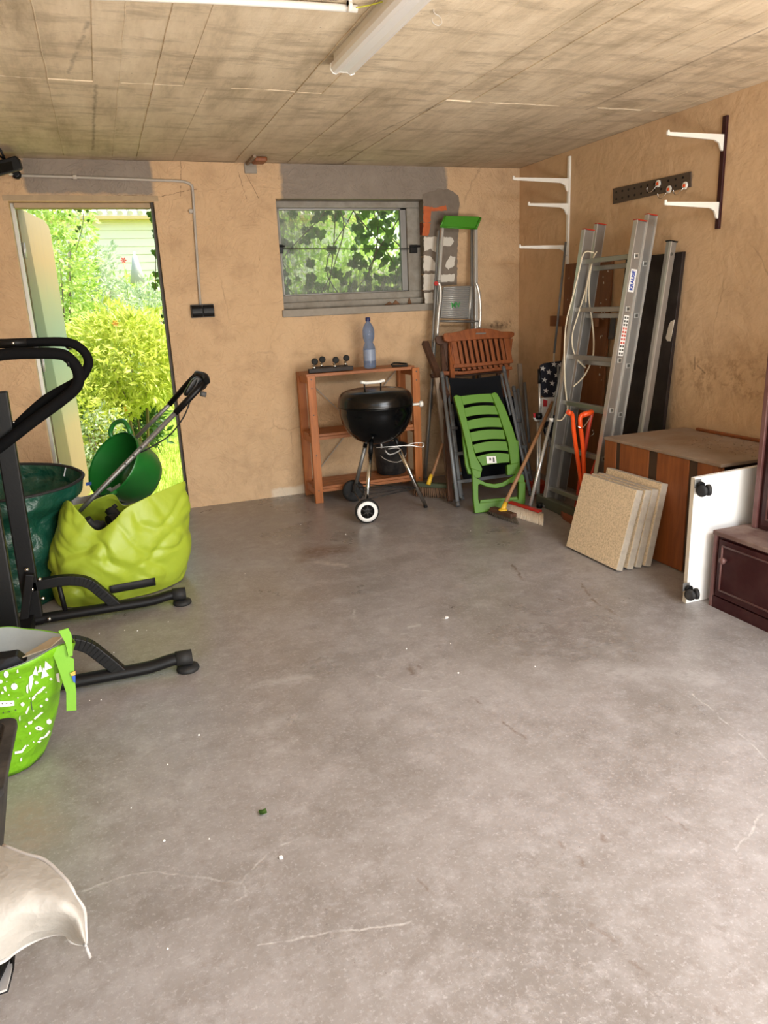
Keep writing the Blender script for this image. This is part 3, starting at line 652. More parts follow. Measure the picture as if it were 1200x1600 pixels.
for i, (px, py, lb) in enumerate(((1029, 287, 'leftmost'), (1046, 296, 'middle, lowest'), (1071, 290, 'rightmost'))):
    p = at(px, py, x=X0); hk = thing('tool_hook', (X0, p.y, p.z), f'white and orange disc hook, {lb} of three on the dark wall strip', 'hook', 'hooks on the wall strip')
    MB().lathe([(.020, 0), (.020, .005), (.016, .008)], (X0-.0005, p.y, p.z), axis=(-1, 0, 0), n=24).build('disc', M_white, hk)
    MB().lathe([(.009, 0), (.008, .003)], (X0-.009, p.y, p.z), axis=(-1, 0, 0), n=16).build('washer', M_orange, hk)
    MB().tube([(X0-.010, p.y+.004, p.z-.01), (X0-.025, p.y+.010, p.z-.03), (X0-.045, p.y+.014, p.z-.045), (X0-.065, p.y+.012, p.z-.035), (X0-.07, p.y+.01, p.z-.02)], .0025, 6, smooth=4).build('wire', M_steel, hk)

# ------------------------------------------------------------------ pine shelf unit
sx0, sx1, syf, syb = 1.255, 2.072, 4.86, 5.165
sh = thing('shelf_unit', (1.66, 5.0, 0), 'low open shelf unit of orange stained pine against the back wall', 'shelf')
for (x, y) in ((sx0, syf), (sx0, syb-.035), (sx1-.055, syf), (sx1-.055, syb-.035)):
    MB().box((x, y, 0), (x+.055, y+.035, .885)).build('post', M_pine, sh, bevel=.002)
for zt, zs in ((.895, 0), (.485, 0), (.115, 0)):
    for k in range(4):
        yq = syf+.008+k*(syb-syf-.016)/4
        wd = (syb-syf-.016)/4-.004
        if zt > .8: MB().box((sx0-.004, yq, zt-.020), (sx1-.056 if k == 0 else sx1-.004, yq+wd, zt)).build('slat', M_pinex, sh, bevel=.0015)
        else: MB().box((sx0+.002 if 0 < k < 3 else sx0+.056, yq, zt-.018), (sx1-.002 if 0 < k < 3 else sx1-.056, yq+wd, zt)).build('slat', M_pinex, sh, bevel=.0015)
    if zt < .8:
        MB().box((sx0+.056, syf+.004, zt-.040), (sx1-.056, syf+.022, zt-.019)).build('rail', M_pinex, sh, bevel=.001)
    for x in (sx0+.01, sx1-.035): MB().box((x, syf+.036, zt-.066), (x+.025, syb-.036, zt-.022)).build('side_rail', M_pine, sh, bevel=.001)
for a, c in (((sx0+.05, .10), (sx1-.05, .86)), ((sx0+.05, .86), (sx1-.05, .10))):
    MB().tube([(a[0], syb+.004, a[1]), (c[0], syb+.004, c[1])], .0035, 6).build('cross_brace', M_galv, sh)
q = MB()
for z in (.86, .80, .62, .34, .09): q.lathe([(.005, 0), (.005, .002)], (sx0+.026, syf-.001, z), axis=(0, -1, 0), n=8); q.lathe([(.005, 0), (.005, .002)], (sx1-.026, syf-.001, z), axis=(0, -1, 0), n=8)
q.build('screw', M_dktxt, sh, kind='stuff')
# bottle
bp = Vector((1.742, 4.97, .895)); bo = thing('water_bottle', bp, 'tall clear bluish plastic water bottle with dark blue cap on the shelf top', 'bottle')
P = [(.030, 0), (.041, .006), (.043, .02), (.043, .135), (.041, .15), (.034, .165), (.029, .178), (.034, .192), (.040, .21), (.042, .24), (.041, .262), (.034, .287), (.020, .308), (.013, .318), (.013, .330)]
MB().lathe(P, bp, n=28).build('body', M_bottle, bo)
MB().lathe([(.0435, .055), (.0437, .058), (.0437, .128), (.0435, .131)], bp, n=28, cap=False).build('label_wrap', M_label, bo, label='translucent printed label')
MB().lathe([(.016, .322), (.017, .324), (.017, .345), (.014, .348)], bp, n=18).build('cap', M_cap, bo)
# dolly of crossed bars with castors
do = thing('plant_dolly', (1.43, 5.0, .895), 'black four-castor plant dolly lying upside down on the shelf top', 'dolly')
MB().bar((1.285, 4.93, .911), (1.60, 4.93, .911), .035, .028).build('bar', M_dkpanel, do, bevel=.002)
MB().bar((1.36, 5.08, .911), (1.605, 5.06, .911), .035, .028).build('bar', M_dkpanel, do, bevel=.002)
MB().bar((1.34, 4.952, .911), (1.42, 5.06, .911), .03, .024).build('bar', M_dkpanel, do, bevel=.002)
MB().bar((1.53, 4.952, .911), (1.58, 5.04, .911), .03, .024).build('bar', M_dkpanel, do, bevel=.002)
for (x, y) in ((1.325, 4.93), (1.475, 4.935), (1.42, 5.075), (1.59, 5.055)):
    ca = MB(); ca.lathe([(.010, 0), (.013, .006), (.007, .012), (.007, .022)], (x, y, .9255), n=12); ca.tube([(x-.012, y, .945), (x+.004, y, .955), (x+.012, y, .968)], .006, 8)
    c_ = ca.build('castor', M_steel, do)
    MB().lathe([(.014, -.011), (.021, -.009), (.023, 0), (.021, .009), (.014, .011)], (x+.008, y, .972), axis=(.4, 1, 0), n=18).build('wheel', M_rubber, c_)
ob = thing('black_bracket', (1.965, 4.93, .895), 'small flat black plastic bracket at the right end of the shelf top', 'bracket')
MB().bar((1.90, 4.95, .902), (2.0, 4.90, .902), .035, .014).build('plate', M_black, ob, bevel=.003)
MB().tube([(1.90, 4.96, .910), (1.94, 5.02, .915), (1.99, 5.0, .912), (2.02, 4.96, .908)], .006, 8, smooth=4).build('loop', M_black, ob)
po = thing('black_bucket', (1.90, 5.01, .115), 'round black plastic bucket standing on the bottom shelf behind the grill', 'bucket')
MB().lathe([(.085, .0), (.105, .008), (.122, .20), (.128, .205), (.128, .215), (.118, .213), (.10, .02), (.0, .016)], (1.885, 5.01, .117), n=32, cap=False).build('body', M_dgrey, po)
MB().tube([(1.765, 5.01, .32), (1.80, 4.93, .25), (1.885, 4.885, .22), (1.97, 4.93, .25), (2.005, 5.01, .32)], .003, 6, smooth=5).build('handle', M_galv, po)

# ------------------------------------------------------------------ kettle grill
gc = Vector((1.592, 4.47, 0)); gr = thing('kettle_grill', gc, 'black kettle charcoal grill on three legs with white handle and wheels', 'grill')
R = .240; zs = .702
pb = [(.0, -.248), (.05, -.245), (.10, -.232), (.15, -.203), (.19, -.160), (.220, -.105), (.236, -.045), (R, -.004), (R+.004, 0), (R+.001, .004)]
MB().lathe(pb, gc+Vector((0, 0, zs)), n=56).build('bowl', M_enamel, gr)
pt = [(R+.002, .004), (R+.005, .008), (R+.002, .014), (.240, .035), (.233, .062), (.217, .085), (.190, .099), (.15, .107), (.09, .111), (.04, .112), (0, .1125)]
lid = MB().lathe(pt, gc+Vector((0, 0, zs)), n=56).build('lid', M_lidtop, gr)
hd = gc+Vector((-.035, -.06, zs+.102))
for dx in (-.055, .055): MB().tube([hd+Vector((dx*.95, 0, -.002)), hd+Vector((dx, 0, .045))], .005, 8).build('handle_post', M_black, lid)
q = MB(); q.grid([[hd+Vector((u, v*math.cos(a)*.016, .052+.010*math.sin(a)+(.006 if abs(u) > .05 else 0)))for a in [k*math.pi/5 for k in range(10)] for v in (1,)] for u in (-.078, -.066, -.045, 0, .045, .066, .078)], closed=True)
q.build('handle', M_whitep, lid, label='white painted handle')
MB().lathe([(.03, 0), (.032, .004), (.005, .007), (0, .007)], gc+Vector((.10, -.02, zs+.107)), n=20).build('vent', M_alud, lid)
MB().tube([gc+Vector((.236, -.03, zs-.012)), gc+Vector((.30, -.035, zs-.012))], .008, 10).build('side_handle', M_white, gr)
MB().lathe([(.010, 0), (.019, .002), (.019, .022), (.010, .024)], gc+Vector((.290, -.034, zs-.012)), axis=(1, -.05, 0), n=16).build('handle_knob', M_white, gr)
feet = [Vector((1.425, 4.27, .077)), Vector((1.885, 4.388, .012)), Vector((1.505, 4.76, .077))]
tops = []
for i, ft in enumerate(feet):
    dr = (ft-gc); dr.z = 0; dr.normalize(); tp = gc+dr*.115+Vector((0, 0, zs-.232)); tops.append(tp)
    MB().tube([tp+Vector((0, 0, .02)), tp.lerp(ft, .14)], .0155, 12).build('leg_socket', M_black, gr)
    MB().tube([tp.lerp(ft, .12), ft], .0135, 12).build('leg', M_steel if i < 2 else M_alud, gr)
MB().lathe([(.012, 0), (.014, .005), (.010, .02)], (feet[1].x, feet[1].y, 0), n=12).build('foot_cap', M_black, gr)
ax = (feet[0]-feet[2]).normalized()
for ft, s in ((feet[0], 1), (feet[2], -1)):
    c_ = Vector((ft.x, ft.y, .077))+ax*.03*s
    wh = MB().lathe([(.050, -.016), (.070, -.018), (.077, -.010), (.077, .010), (.070, .018), (.050, .016)], c_, axis=ax*s, n=40).build('wheel', M_rubber, gr)
    MB().lathe([(.044, .0165), (.066, .0195), (.066, .021), (.044, .018)], c_, axis=ax*s, n=40, cap=False).build('white_ring', M_whitep, wh, label='white ring')
    MB().lathe([(.012, .022), (.044, .017)], c_, axis=ax*s, n=32).build('hub', M_black, wh)
    q = MB()
    for k in range(6):
        a = k*math.pi/3; q.tube([c_+ax*s*.021, c_+ax*s*.019+Matrix.Rotation(a, 3, ax) @ Vector((0, 0, .042))], .003, 6)
    q.build('spokes', M_dgrey, wh)
MB().tube([feet[0]+ax*.02, feet[2]-ax*.02], .005, 8).build('axle', M_alud, gr)
zz = .14; q = MB(); tri = [tops[i].lerp(feet[i], ((tops[i].z-zz)/(tops[i].z-feet[i].z))) for i in range(3)]
for i in range(3): q.tube([tri[i], tri[(i+1) % 3]], .0035, 6)
for k in (.25, .5, .75): q.tube([tri[0].lerp(tri[2], k), tri[1].lerp(tri[2], k*.3)], .0025, 6)
q.build('wire_rack', M_dgrey, gr)
az = zs-.262; q = MB(); q.tube([gc+Vector((.02, -.02, az+.02)), gc+Vector((.02, -.02, az-.015))], .007, 8)
q.tube([gc+Vector((-.03, -.06, az)), gc+Vector((.15, -.10, az)), gc+Vector((.20, -.115, az+.012)), gc+Vector((.265, -.125, az+.010)), gc+Vector((.275, -.125, az-.006)), gc+Vector((.26, -.125, az-.018)), gc+Vector((.20, -.115, az-.004)), gc+Vector((.15, -.10, az-.002))], .0032, 8, smooth=3)
q.build('damper_handle', M_alul, gr); MB().tube([gc+Vector((.02, -.08, az-.02)), gc+Vector((.05, -.09, az-.05)), gc+Vector((.12, -.09, az-.03)), gc+Vector((.10, -.09, az-.01)), gc+Vector((.04, -.09, az-.012))], .006, 8, smooth=3).build('ash_catcher', M_alud, gr)

# ------------------------------------------------------------------ step ladder with green top
Ys = 5.10; st = thing('step_ladder', (2.40, 4.95, 0), 'folded aluminium step ladder with bright green top tray leaning on the back wall', 'step ladder')
S = crop(640, 300, .15)
ps = Plane((2.2, 4.90, 0), (2.8, 4.90, 0), (2.2, Ys, 1.9))
def SP(x, y, off=0): return ps(*S(x, y), off)
topp = [SP(*p, .03) for p in ((318, 370), (370, 245), (725, 255), (742, 265), (735, 320), (700, 388), (660, 385), (365, 362), (345, 372))]
MB().prism(topp, -ps.n*.014).build('top_tray', M_greenp, st, bevel=.004)
for a, c in (((322, 368), (372, 246)), ((692, 386), (740, 268))):
    MB().tube([SP(*a, .036), SP(*c, .036)], .008, 8).build('tray_rim', M_greenp, st)
MB().tube([SP(352, 366, .032), SP(688, 384, .032)], .006, 8).build('tray_rim', M_greenp, st)
low = lambda px, py: at(px, py, z=.006)
def rail(p, q, wd=.020, dp=.03, m=M_alu, nm='rail', par=None): return MB().bar(p, q, wd, dp, up=(0, 1, 0)).build(nm, m, par or st, bevel=.003)
rail(SP(340, 370, .01), SP(305, 920, .01), .018, m=M_alul); rail(SP(305, 920, .012), low(664, 747), .018, m=M_alu)
rail(SP(300, 400, -.03), SP(238, 1560, -.02), .014, .02, m=M_alud); rail(SP(238, 1560, -.02), low(672, 735), .014, .02, m=M_alud)
rail(SP(685, 386, .01), SP(690, 1440, .01), .024, m=M_alul); rail(SP(690, 1440, .01), low(758, 722), .022, m=M_alu)
rail(SP(655, 386, -.03), SP(655, 1440, -.03), .026, .02, m=M_alud); rail(SP(655, 1440, -.03), low(744, 725), .02, .02, m=M_alud)
MB().tube([SP(285, 1500, .03), SP(302, 1260, .03), SP(322, 1100, .03), SP(318, 990, .03), SP(300, 945, .03)], .012, 10, smooth=4).build('inner_rail', M_alul, st)
MB().tube([SP(726, 1430, .03), SP(735, 1260, .03), SP(728, 1100, .03), SP(710, 1000, .03), SP(692, 945, .03)], .012, 10, smooth=4).build('inner_rail', M_alul, st)
MB().lathe([(.016, 0), (.016, .012)], SP(272, 955, .035), axis=ps.n, n=14).build('joint_cap', M_redp, st)
tread = [(355, 985), (632, 975), (612, 1320), (322, 1312)]
tr_ = MB().prism([SP(*p, .015) for p in tread], -ps.n*.02).build('tread', M_alud, st, bevel=.002)
for i in range(17):
    v = (i+.5)/17; a = Vector((*tread[0], 0)).lerp(Vector((*tread[3], 0)), v); c = Vector((*tread[1], 0)).lerp(Vector((*tread[2], 0)), v)
    MB().tube([SP(a.x+8, a.y, .016), SP(c.x-8, c.y, .016)], .0028, 5).build('rib', M_alul, tr_)
MB().tube([SP(640, 985, .02), SP(620, 1325, .02)], .009, 8).build('tread_edge', M_alul, st)
MB().tube([SP(318, 1345, .02), SP(712, 1348, .02)], .008, 8).build('cross_bar', M_alud, st)
text_mesh('MV', .055, .001, M_grntxt, st, basis(SP(480, 1180, .0195), (1, 0, 0), (0, .1, 1)), bold=.001)
q = MB(); q.prism([SP(*p, .019) for p in ((430, 1150), (446, 1150), (444, 1215), (428, 1215))], ps.n*.001); q.build('sticker', M_sticker, st)

# ------------------------------------------------------------------ folded wooden chairs
wpl = Plane((2.0, 4.58, 0), (3.0, 4.58, 0), (2.0, 4.88, 1.05))
Rg = crop(640, 320, .2)
def WP(x, y, off=0): return wpl(*Rg(x, y), off)
def wooden(name_label, dx, dy, off, m, back=False):
    g = lambda x, y, o=0: WP(x+dx, y+dy, off+o)
    base = at(745, 770, z=0); base.z = 0
    t_ = thing('folding_chair', (2.5+dx*.001, 4.6-off, 0), name_label, 'chair', 'folded wooden garden chairs')
    tp = [(265, 1018), (275, 1002), (330, 998), (400, 985), (450, 970), (520, 965), (600, 965), (650, 970), (720, 989), (800, 990), (820, 1000), (820, 1020), (800, 1038), (770, 1040), (680, 1042), (560, 1048), (420, 1060), (305, 1070), (275, 1058)]
    MB().prism([g(*p, .012) for p in tp], -wpl.n*.024).build('top_rail', m, t_, bevel=.004)
    if not back: MB().prism([g(*p, .014) for p in ((520, 1000), (598, 998), (592, 1010), (515, 1012))], wpl.n*.001).build('maker_plate', M_alud, t_)
    for i in range(11):
        xt = 345+i*41.0; w_ = 20 if i in (0, 10) else 12; ytp = 1062-i*2; yb = 1248-i*3
        sxx = 32 if i < 10 else 30
        MB().prism([g(xt-w_, ytp, .004), g(xt+w_, ytp, .004), g(xt+w_+sxx, yb, .004), g(xt-w_+sxx, yb, .004)], -wpl.n*.016).build('slat', m, t_, bevel=.002)
    MB().prism([g(*p, .012) for p in ((345, 1245), (560, 1232), (795, 1205), (812, 1212), (812, 1232), (640, 1250), (560, 1258), (345, 1275))], -wpl.n*.024).build('lower_rail', m, t_, bevel=.003)
    for i in range(9):
        MB().prism([g(400+i*42, 1262-i*3, -.02), g(425+i*42, 1260-i*3, -.02), g(440+i*42, 1290-i*3, -.02), g(415+i*42, 1294-i*3, -.02)], -wpl.n*.014).build('seat_slat', m, t_)
    MB().prism([g(*p, -.01) for p in ((225, 1298), (420, 1300), (700, 1268), (800, 1262), (805, 1285), (600, 1305), (420, 1325), (240, 1330))], -wpl.n*.024).build('seat_rail', m, t_, bevel=.003)
    MB().prism([g(*p, -.004) for p in ((318, 1068), (348, 1066), (372, 1250), (342, 1252))], -wpl.n*.02).build('side_rail', m, t_, bevel=.002)
    for (xa_, ya_), fx, fy in (((320, 1070), 742, 790), ((785, 1045), 800, 748)):
        MB().bar(g(xa_, ya_, -.035), at(fx+dx*.2, fy-off*120, z=.02)+Vector((0, .25, 0)), .035, .022, up=(0, 1, 0)).build('leg', m, t_, bevel=.002)
    return t_
wooden('reddish slatted wooden folding chair, front one, arched top rail, behind the black chairs', 0, 0, 0, M_teak)
wooden('darker wooden folding chair, rear one, mostly hidden behind the reddish slatted chair', -62, 22, -.055, M_dteak, True)
# loose timbers left of the chairs
Q1 = crop(640, 500, .2126)
tm = thing('wooden_post', (2.08, 4.7, 0), 'grey weathered wooden post leaning left of the folded chairs', 'post')
a, c = at(*Q1(112, 165), y=4.98), at(*Q1(225, 425), y=4.72)
MB().bar(a, at(*Q1(270, 560), y=4.60), .045, .035, up=(0, 1, 0)).build('beam', M_dteak, tm, bevel=.003)
t2 = thing('wooden_strut', (2.1, 4.5, 0), 'narrow pale weathered wooden strut beside the grey chair tubes', 'post')
MB().bar(at(*Q1(200, 425), y=4.68), at(*Q1(345, 1260), z=.02)+Vector((0, .12, 0)), .034, .022, up=(0, 1, 0)).build('strut', M_grey_wood, t2, bevel=.002)

# ------------------------------------------------------------------ folded aluminium and mesh chairs
def mesh_chair(lbl, yb, yt, tl_, tr_, bl_, br_, fab, rungs):
    pl_ = Plane((2, yb, 0), (3, yb, 0), (2, yt, .85)); g = lambda x, y, o=0: pl_(*Q1(x, y), o)
    t_ = thing('mesh_chair', (g(*bl_).x+.25, yb, 0), lbl, 'chair', 'folded grey tube mesh chairs')
    for a, c in ((tl_, bl_), (tr_, br_)):
        q = [g(*a), g(*c)]; q[1] = q[0].lerp(q[1], 1) ; d_ = (q[1]-q[0]).normalized(); t0 = q[0].z/(-d_.z) if d_.z < 0 else 1
        e = q[0]+d_*(t0-.012); MB().tube([q[0], q[0].lerp(e, .5), e], .0125, 12, flat=.8).build('frame_tube', M_greysteel, t_)
        MB().lathe([(.014, 0), (.014, .04), (.009, .046)], q[0]+d_*.03, axis=-d_, n=12).build('tube_cap', M_greyp, t_)
        MB().lathe([(.014, 0), (.014, .03)], e, axis=-d_, n=12).build('foot_cap', M_greyp, t_)
    MB().prism([g(*p, .004) for p in fab], -pl_.n*.006).build('mesh_back', M_textile, t_)
    for a, c in rungs: MB().bar(g(*a, -.012), g(*c, -.012), .022, .012, up=(0, 1, 0)).build('crossbar', M_greysteel, t_, bevel=.002)
    return t_, g
t_, g = mesh_chair('folded grey tube chair with black mesh back, front one, behind the green chair', 4.27, 4.66, (238, 395), (692, 355), (358, 1385), (890, 1290),
          ((290, 425), (480, 432), (665, 405), (700, 640), (735, 980), (470, 1000), (330, 700)), (((330, 985), (860, 930)), ((350, 1190), (880, 1120))))
for a, c in (((272, 420), (372, 1300)), ((310, 620), (380, 1310)), ((742, 580), (785, 760)), ((770, 570), (850, 1170)), ((672, 400), (742, 700))):
    MB().tube([g(*a, -.03), g(*c, -.03)], .009, 10).build('brace_tube', M_greysteel, t_)
for p in ((322, 795), (790, 742)): MB().tube([g(p[0]-20, p[1], -.01), g(p[0]+30, p[1], -.01)], .011, 10).build('hinge_joint', M_greyp, t_)
t_, g = mesh_chair('folded grey tube chair with black mesh back, rear one, hidden behind its twin', 4.40, 4.78, (250, 560), (765, 500), (375, 1240), (895, 1180),
          ((300, 600), (760, 560), (850, 1100), (400, 1200)), (((360, 1130), (870, 1050)),))
t_.name = 'mesh_chair.001'
for a, c in (((795, 505), (890, 1160)), ((845, 460), (880, 900))): MB().tube([g(*a, -.02), g(*c, -.02)], .011, 10).build('brace_tube', M_greysteel, t_)
t2 = thing('wooden_lath', (2.8, 4.75, 0), 'short pale wooden lath standing behind the right chair tubes', 'post')
MB().bar(at(*Q1(808, 320), y=4.86), at(*Q1(830, 700), y=4.80), .034, .02, up=(0, 1, 0)).build('lath', M_grey_wood, t2, bevel=.002)
MB().bar(at(*Q1(830, 700), y=4.80), (at(*Q1(835, 1000), y=4.74).x, 4.72, .004), .034, .02, up=(0, 1, 0)).build('lath_foot', M_grey_wood, t2, bevel=.002)

# ------------------------------------------------------------------ green plastic folding chair
gp = Plane((2.107, 4.10, 0), (2.415, 4.03, 0), (2.128, 4.36, .72)); G = lambda x, y, o=0: gp(*Q1(x, y), o)
gch = thing('green_folding_chair', (2.27, 4.08, 0), 'bright green plastic folding chair, folded flat, leaning in front of the others', 'chair')
def gpoly(pts, nm, o=.012, th=.024, bev=.003): return MB().prism([G(*p, o) for p in pts], -gp.n*th).build(nm, M_limep, gch, bevel=bev)
gpoly([(325, 560), (345, 550), (378, 560), (400, 640), (440, 810), (480, 985), (535, 1090), (530, 1115), (450, 1090), (420, 930), (385, 780)], 'back_stile', .018, .034)
gpoly([(600, 542), (625, 530), (645, 540), (700, 640), (760, 800), (800, 930), (800, 1050), (745, 1060), (725, 900), (660, 700)], 'back_stile', .018, .034)
def arcpoly(xl0, yl0, xr0, yr0, xl1, yl1, xr1, yr1, b0, b1):
    top = [(xl0+(xr0-xl0)*k/8, yl0+(yr0-yl0)*k/8-b0*math.sin(math.pi*k/8)) for k in range(9)]
    bot = [(xl1+(xr1-xl1)*k/8, yl1+(yr1-yl1)*k/8-b1*math.sin(math.pi*k/8)) for k in range(8, -1, -1)]; return top+bot
rowsY = [(375, 560, 605, 540, 390, 625, 628, 605, 4, 10), (394, 650, 630, 630, 412, 712, 655, 695, 12, 10), (418, 742, 662, 718, 435, 805, 682, 788, 12, 10), (440, 828, 690, 808, 458, 895, 705, 875, 12, 10),
         (464, 918, 712, 892, 482, 980, 728, 962, 14, 12), (490, 1005, 735, 985, 535, 1072, 735, 1045, 18, 4)]
for r_ in rowsY: gpoly(arcpoly(*r_), 'slat', .010, .012, .002)
st_ = MB().prism([G(*p, .0135) for p in ((563, 1003), (632, 1001), (640, 1052), (570, 1055))], gp.n*.0008).build('sticker', M_sticker, gch)
MB().prism([G(*p, .0155) for p in ((585, 1012), (598, 1012), (600, 1032), (587, 1033))], gp.n*.0006).add([], []).build('print', M_dktxt, st_)
MB().prism([G(*p, .0155) for p in ((610, 1010), (622, 1010), (626, 1044), (613, 1045))], gp.n*.0006).build('print', M_dktxt, st_)
gpoly([(385, 780), (412, 925), (455, 1100), (470, 1135), (432, 1130), (410, 1060), (392, 900)], 'side_rail', -.012, .03)
gpoly([(420, 925), (448, 1085), (505, 1085), (490, 1010), (470, 920)], 'seat_side', .004, .03)
gpoly([(728, 890), (800, 885), (812, 1090), (770, 1095), (735, 1030)], 'seat_side', .004, .03)
gpoly([(455, 1085), (535, 1085), (520, 1160), (468, 1165)], 'hinge_block', .014, .04); gpoly([(715, 1065), (812, 1045), (810, 1130), (720, 1140)], 'hinge_block', .014, .04)
gpoly([(462, 1135), (500, 1165), (560, 1195), (620, 1205), (680, 1195), (740, 1160), (780, 1130), (835, 1135), (845, 1165), (845, 1195), (800, 1190), (745, 1195), (700, 1222), (640, 1235), (580, 1228), (520, 1205), (505, 1210), (505, 1310), (512, 1345), (800, 1318), (805, 1190), (852, 1190), (850, 1340), (835, 1378), (600, 1405), (480, 1420), (470, 1330)], 'leg_loop', .020, .034)
gpoly([(515, 1350), (800, 1325), (790, 1298), (520, 1322)], 'cross_bar', .006, .02)

# ------------------------------------------------------------------ brooms
def bristles(a, c, h, wd, m, par, n=26, seed=1, flare=.02, fwd=(0, -1, 0), rows=3, lean=(0, 0, 0)):
    rr = random.Random(seed); q = MB(); a = Vector(a); c = Vector(c); d_ = (c-a).normalized(); f_ = Vector(fwd)
    for i in range(n):
        for j in range(rows):
            u = i/(n-1); p = a.lerp(c, u)+f_*(j-(rows-1)/2)*wd/rows; e = p-Vector((0, 0, h))+d_*((u-.5)*flare*2+rr.uniform(-.004, .004))+f_*((j-(rows-1)/2)*flare*.8+rr.uniform(-.003, .003)); e += Vector(lean); e.z = max(.001, e.z)
            q.tube([p, p.lerp(e, .5), e], [.005, .0055, .003], 5)
    return q.build('bristles', m, par, kind='stuff')
br = thing('push_broom', (2.03, 4.62, 0), 'worn brown bristle broom with yellow socket leaning behind the grill leg', 'broom')
ba, bc = Vector((1.955, 4.70, .088)), Vector((2.165, 4.50, .088))
MB().bar(ba, bc, .055, .030).build('head', M_brhead, br, bevel=.006); bristles(ba-Vector((0, 0, .01)), bc-Vector((0, 0, .01)), .085, .045, M_bristle, br, 24, 2)
s_ = at(669, 756, y=4.60); s2 = at(674, 746, y=4.62)
MB().tube([Vector((s_.x, 4.60, .098)), s2+Vector((0, 0, .02))], [.016, .013], 12).build('socket', M_yellow, br)
MB().tube([s2, at(695, 685, y=4.72), at(712, 610, y=4.86)], .0115, 10).build('handle', M_stick, br)
br = thing('push_broom', (2.2, 3.93, 0), 'worn dark broom with wooden handle and yellow socket in front of the green chair', 'broom')
ba, bc = at(769, 795, z=.045), at(803, 806, z=.045)
MB().bar(ba, bc, .05, .028).build('head', M_dteak, br, bevel=.006); bristles(ba-Vector((0, 0, .006)), bc-Vector((0, 0, .006)), .04, .05, mat('dark grey bristles', (.09, .07, .05), .9, var=.4), br, 18, 3)
k0 = (ba+bc)/2+Vector((0, .0, .012)); k1 = at(790, 785, y=k0.y+.02)
MB().tube([k0, k1], [.017, .013], 12).build('socket', M_yellow, br); MB().lathe([(.028, 0), (.028, .008), (.016, .012)], k0, n=16).build('socket_base', M_yellow, br)
MB().tube([k1, at(825, 712, y=4.06), at(864, 628, y=4.20)], .012, 10).build('handle', M_stick, br)
mo = thing('floor_broom', (2.4, 3.9, 0), 'pale bristle broom with red rim and aluminium telescopic pole leaning on the ladder', 'broom')
ba, bc = at(798, 788, z=.05), at(846, 803, z=.045)
MB().bar(ba+Vector((.0, .012, .012)), bc+Vector((.0, .012, .012)), .035, .016).build('head', M_redp, mo, bevel=.006); bristles(ba+Vector((0, 0, .006)), bc+Vector((0, 0, .006)), .055, .05, M_bristlew, mo, 30, 5, .012, rows=4, lean=(-.05, -.045, 0))
k0 = at(828, 793, y=(ba+bc).y/2+.01); k0.z = .058
e1 = at(861, 656, y=4.02); e2 = at(915, 395, y=4.10)
MB().tube([k0, e1], .011, 10).build('lower_pole', M_alul, mo); MB().tube([e1, e2], .0085, 10).build('upper_pole', M_alu, mo)
MB().tube([e1-Vector((0, 0, .012)), e1+Vector((.002, 0, .012))], .0135, 12).build('collar', M_whitep, mo)
sq = thing('pole_grip', (2.7, 4.1, 1.2), 'white plastic grip clipped high on the thin pole beside the ladder', 'grip')
MB().tube([at(905, 470, y=4.085), at(896, 505, y=4.06)], .012, 10).build('grip', M_whitep, sq)

# ------------------------------------------------------------------ star print camping chair (folded)
Q3 = crop(800, 560, .175)
cp3 = Plane((2.50, 4.13, 0), (2.75, 4.15, 0), (2.62, 4.34, .9)); C3 = lambda x, y, o=0: cp3(*Q3(x, y), o)
cc = thing('camping_chair', (2.62, 4.2, 0), 'folded camping chair with white stars on navy cloth and red and white stripes', 'chair')
def sheet(pts, m, nm, o=0, th=.012, par=cc): return MB().prism([C3(*p, o) for p in pts], -cp3.n*th).build(nm, m, par, bevel=.003)
navy = sheet([(255, 60), (290, 42), (370, 30), (440, 20), (470, 40), (455, 330), (380, 348), (300, 350), (262, 330), (245, 200)], M_navy, 'cloth_back')
q = MB(); cen = [(330, 122), (290, 192), (398, 150), (358, 222), (303, 290), (375, 52), (275, 90), (442, 130), (430, 60), (425, 210), (382, 318), (430, 290)]
for (x, y) in cen:
    ps_ = []
    for k in range(10):
        a_ = math.pi*2*k/10-math.pi/2+.15; r_ = 27 if k % 2 == 0 else 11; ps_.append(C3(x+r_*math.cos(a_), y+r_*math.sin(a_), .0005))
    q.prism(ps_, cp3.n*.001)
q.build('star_print', M_whitecloth, navy)
sheet([(262, 350), (380, 345), (380, 470), (330, 560), (215, 560), (195, 530), (240, 480), (270, 440)], M_whitecloth, 'striped_seat', .002, .015)
sheet([(280, 365), (318, 375), (312, 430), (278, 430)], M_redcloth, 'red_stripe', .004, .002); sheet([(190, 490), (262, 485), (262, 525), (196, 530)], M_redcloth, 'red_stripe', .006, .004)
sheet([(330, 520), (400, 500), (430, 640), (400, 740), (330, 740), (300, 640)], M_navy, 'carry_cloth', -.01, .03)
MB().tube([C3(242, 95, .014), C3(244, 225, .014)], .010, 10).build('armrest', M_black, cc)
for a, c in (((246, 225), (250, 500)), ((232, 570), (228, 1285)), ((255, 560), (235, 1290)), ((410, 60), (425, 380)), ((300, 620), (385, 900)), ((385, 900), (262, 1290)), ((330, 740), (405, 950))):
    p_, q_ = C3(*a, .012), C3(*c, .012)
    if q_.z < 0: q_ = p_+(q_-p_)*((p_.z-.01)/(p_.z-q_.z))
    MB().tube([p_, q_], .0085, 10).build('frame_tube', M_alul if a[0] < 260 else M_greysteel, cc)
MB().lathe([(.02, -.02), (.024, 0), (.02, .02)], C3(240, 515, .015), n=14).build('hub_joint', M_black, cc)
MB().lathe([(.02, 0), (.02, .03)], at(843, 793, z=0), n=12).build('foot', M_black, cc)
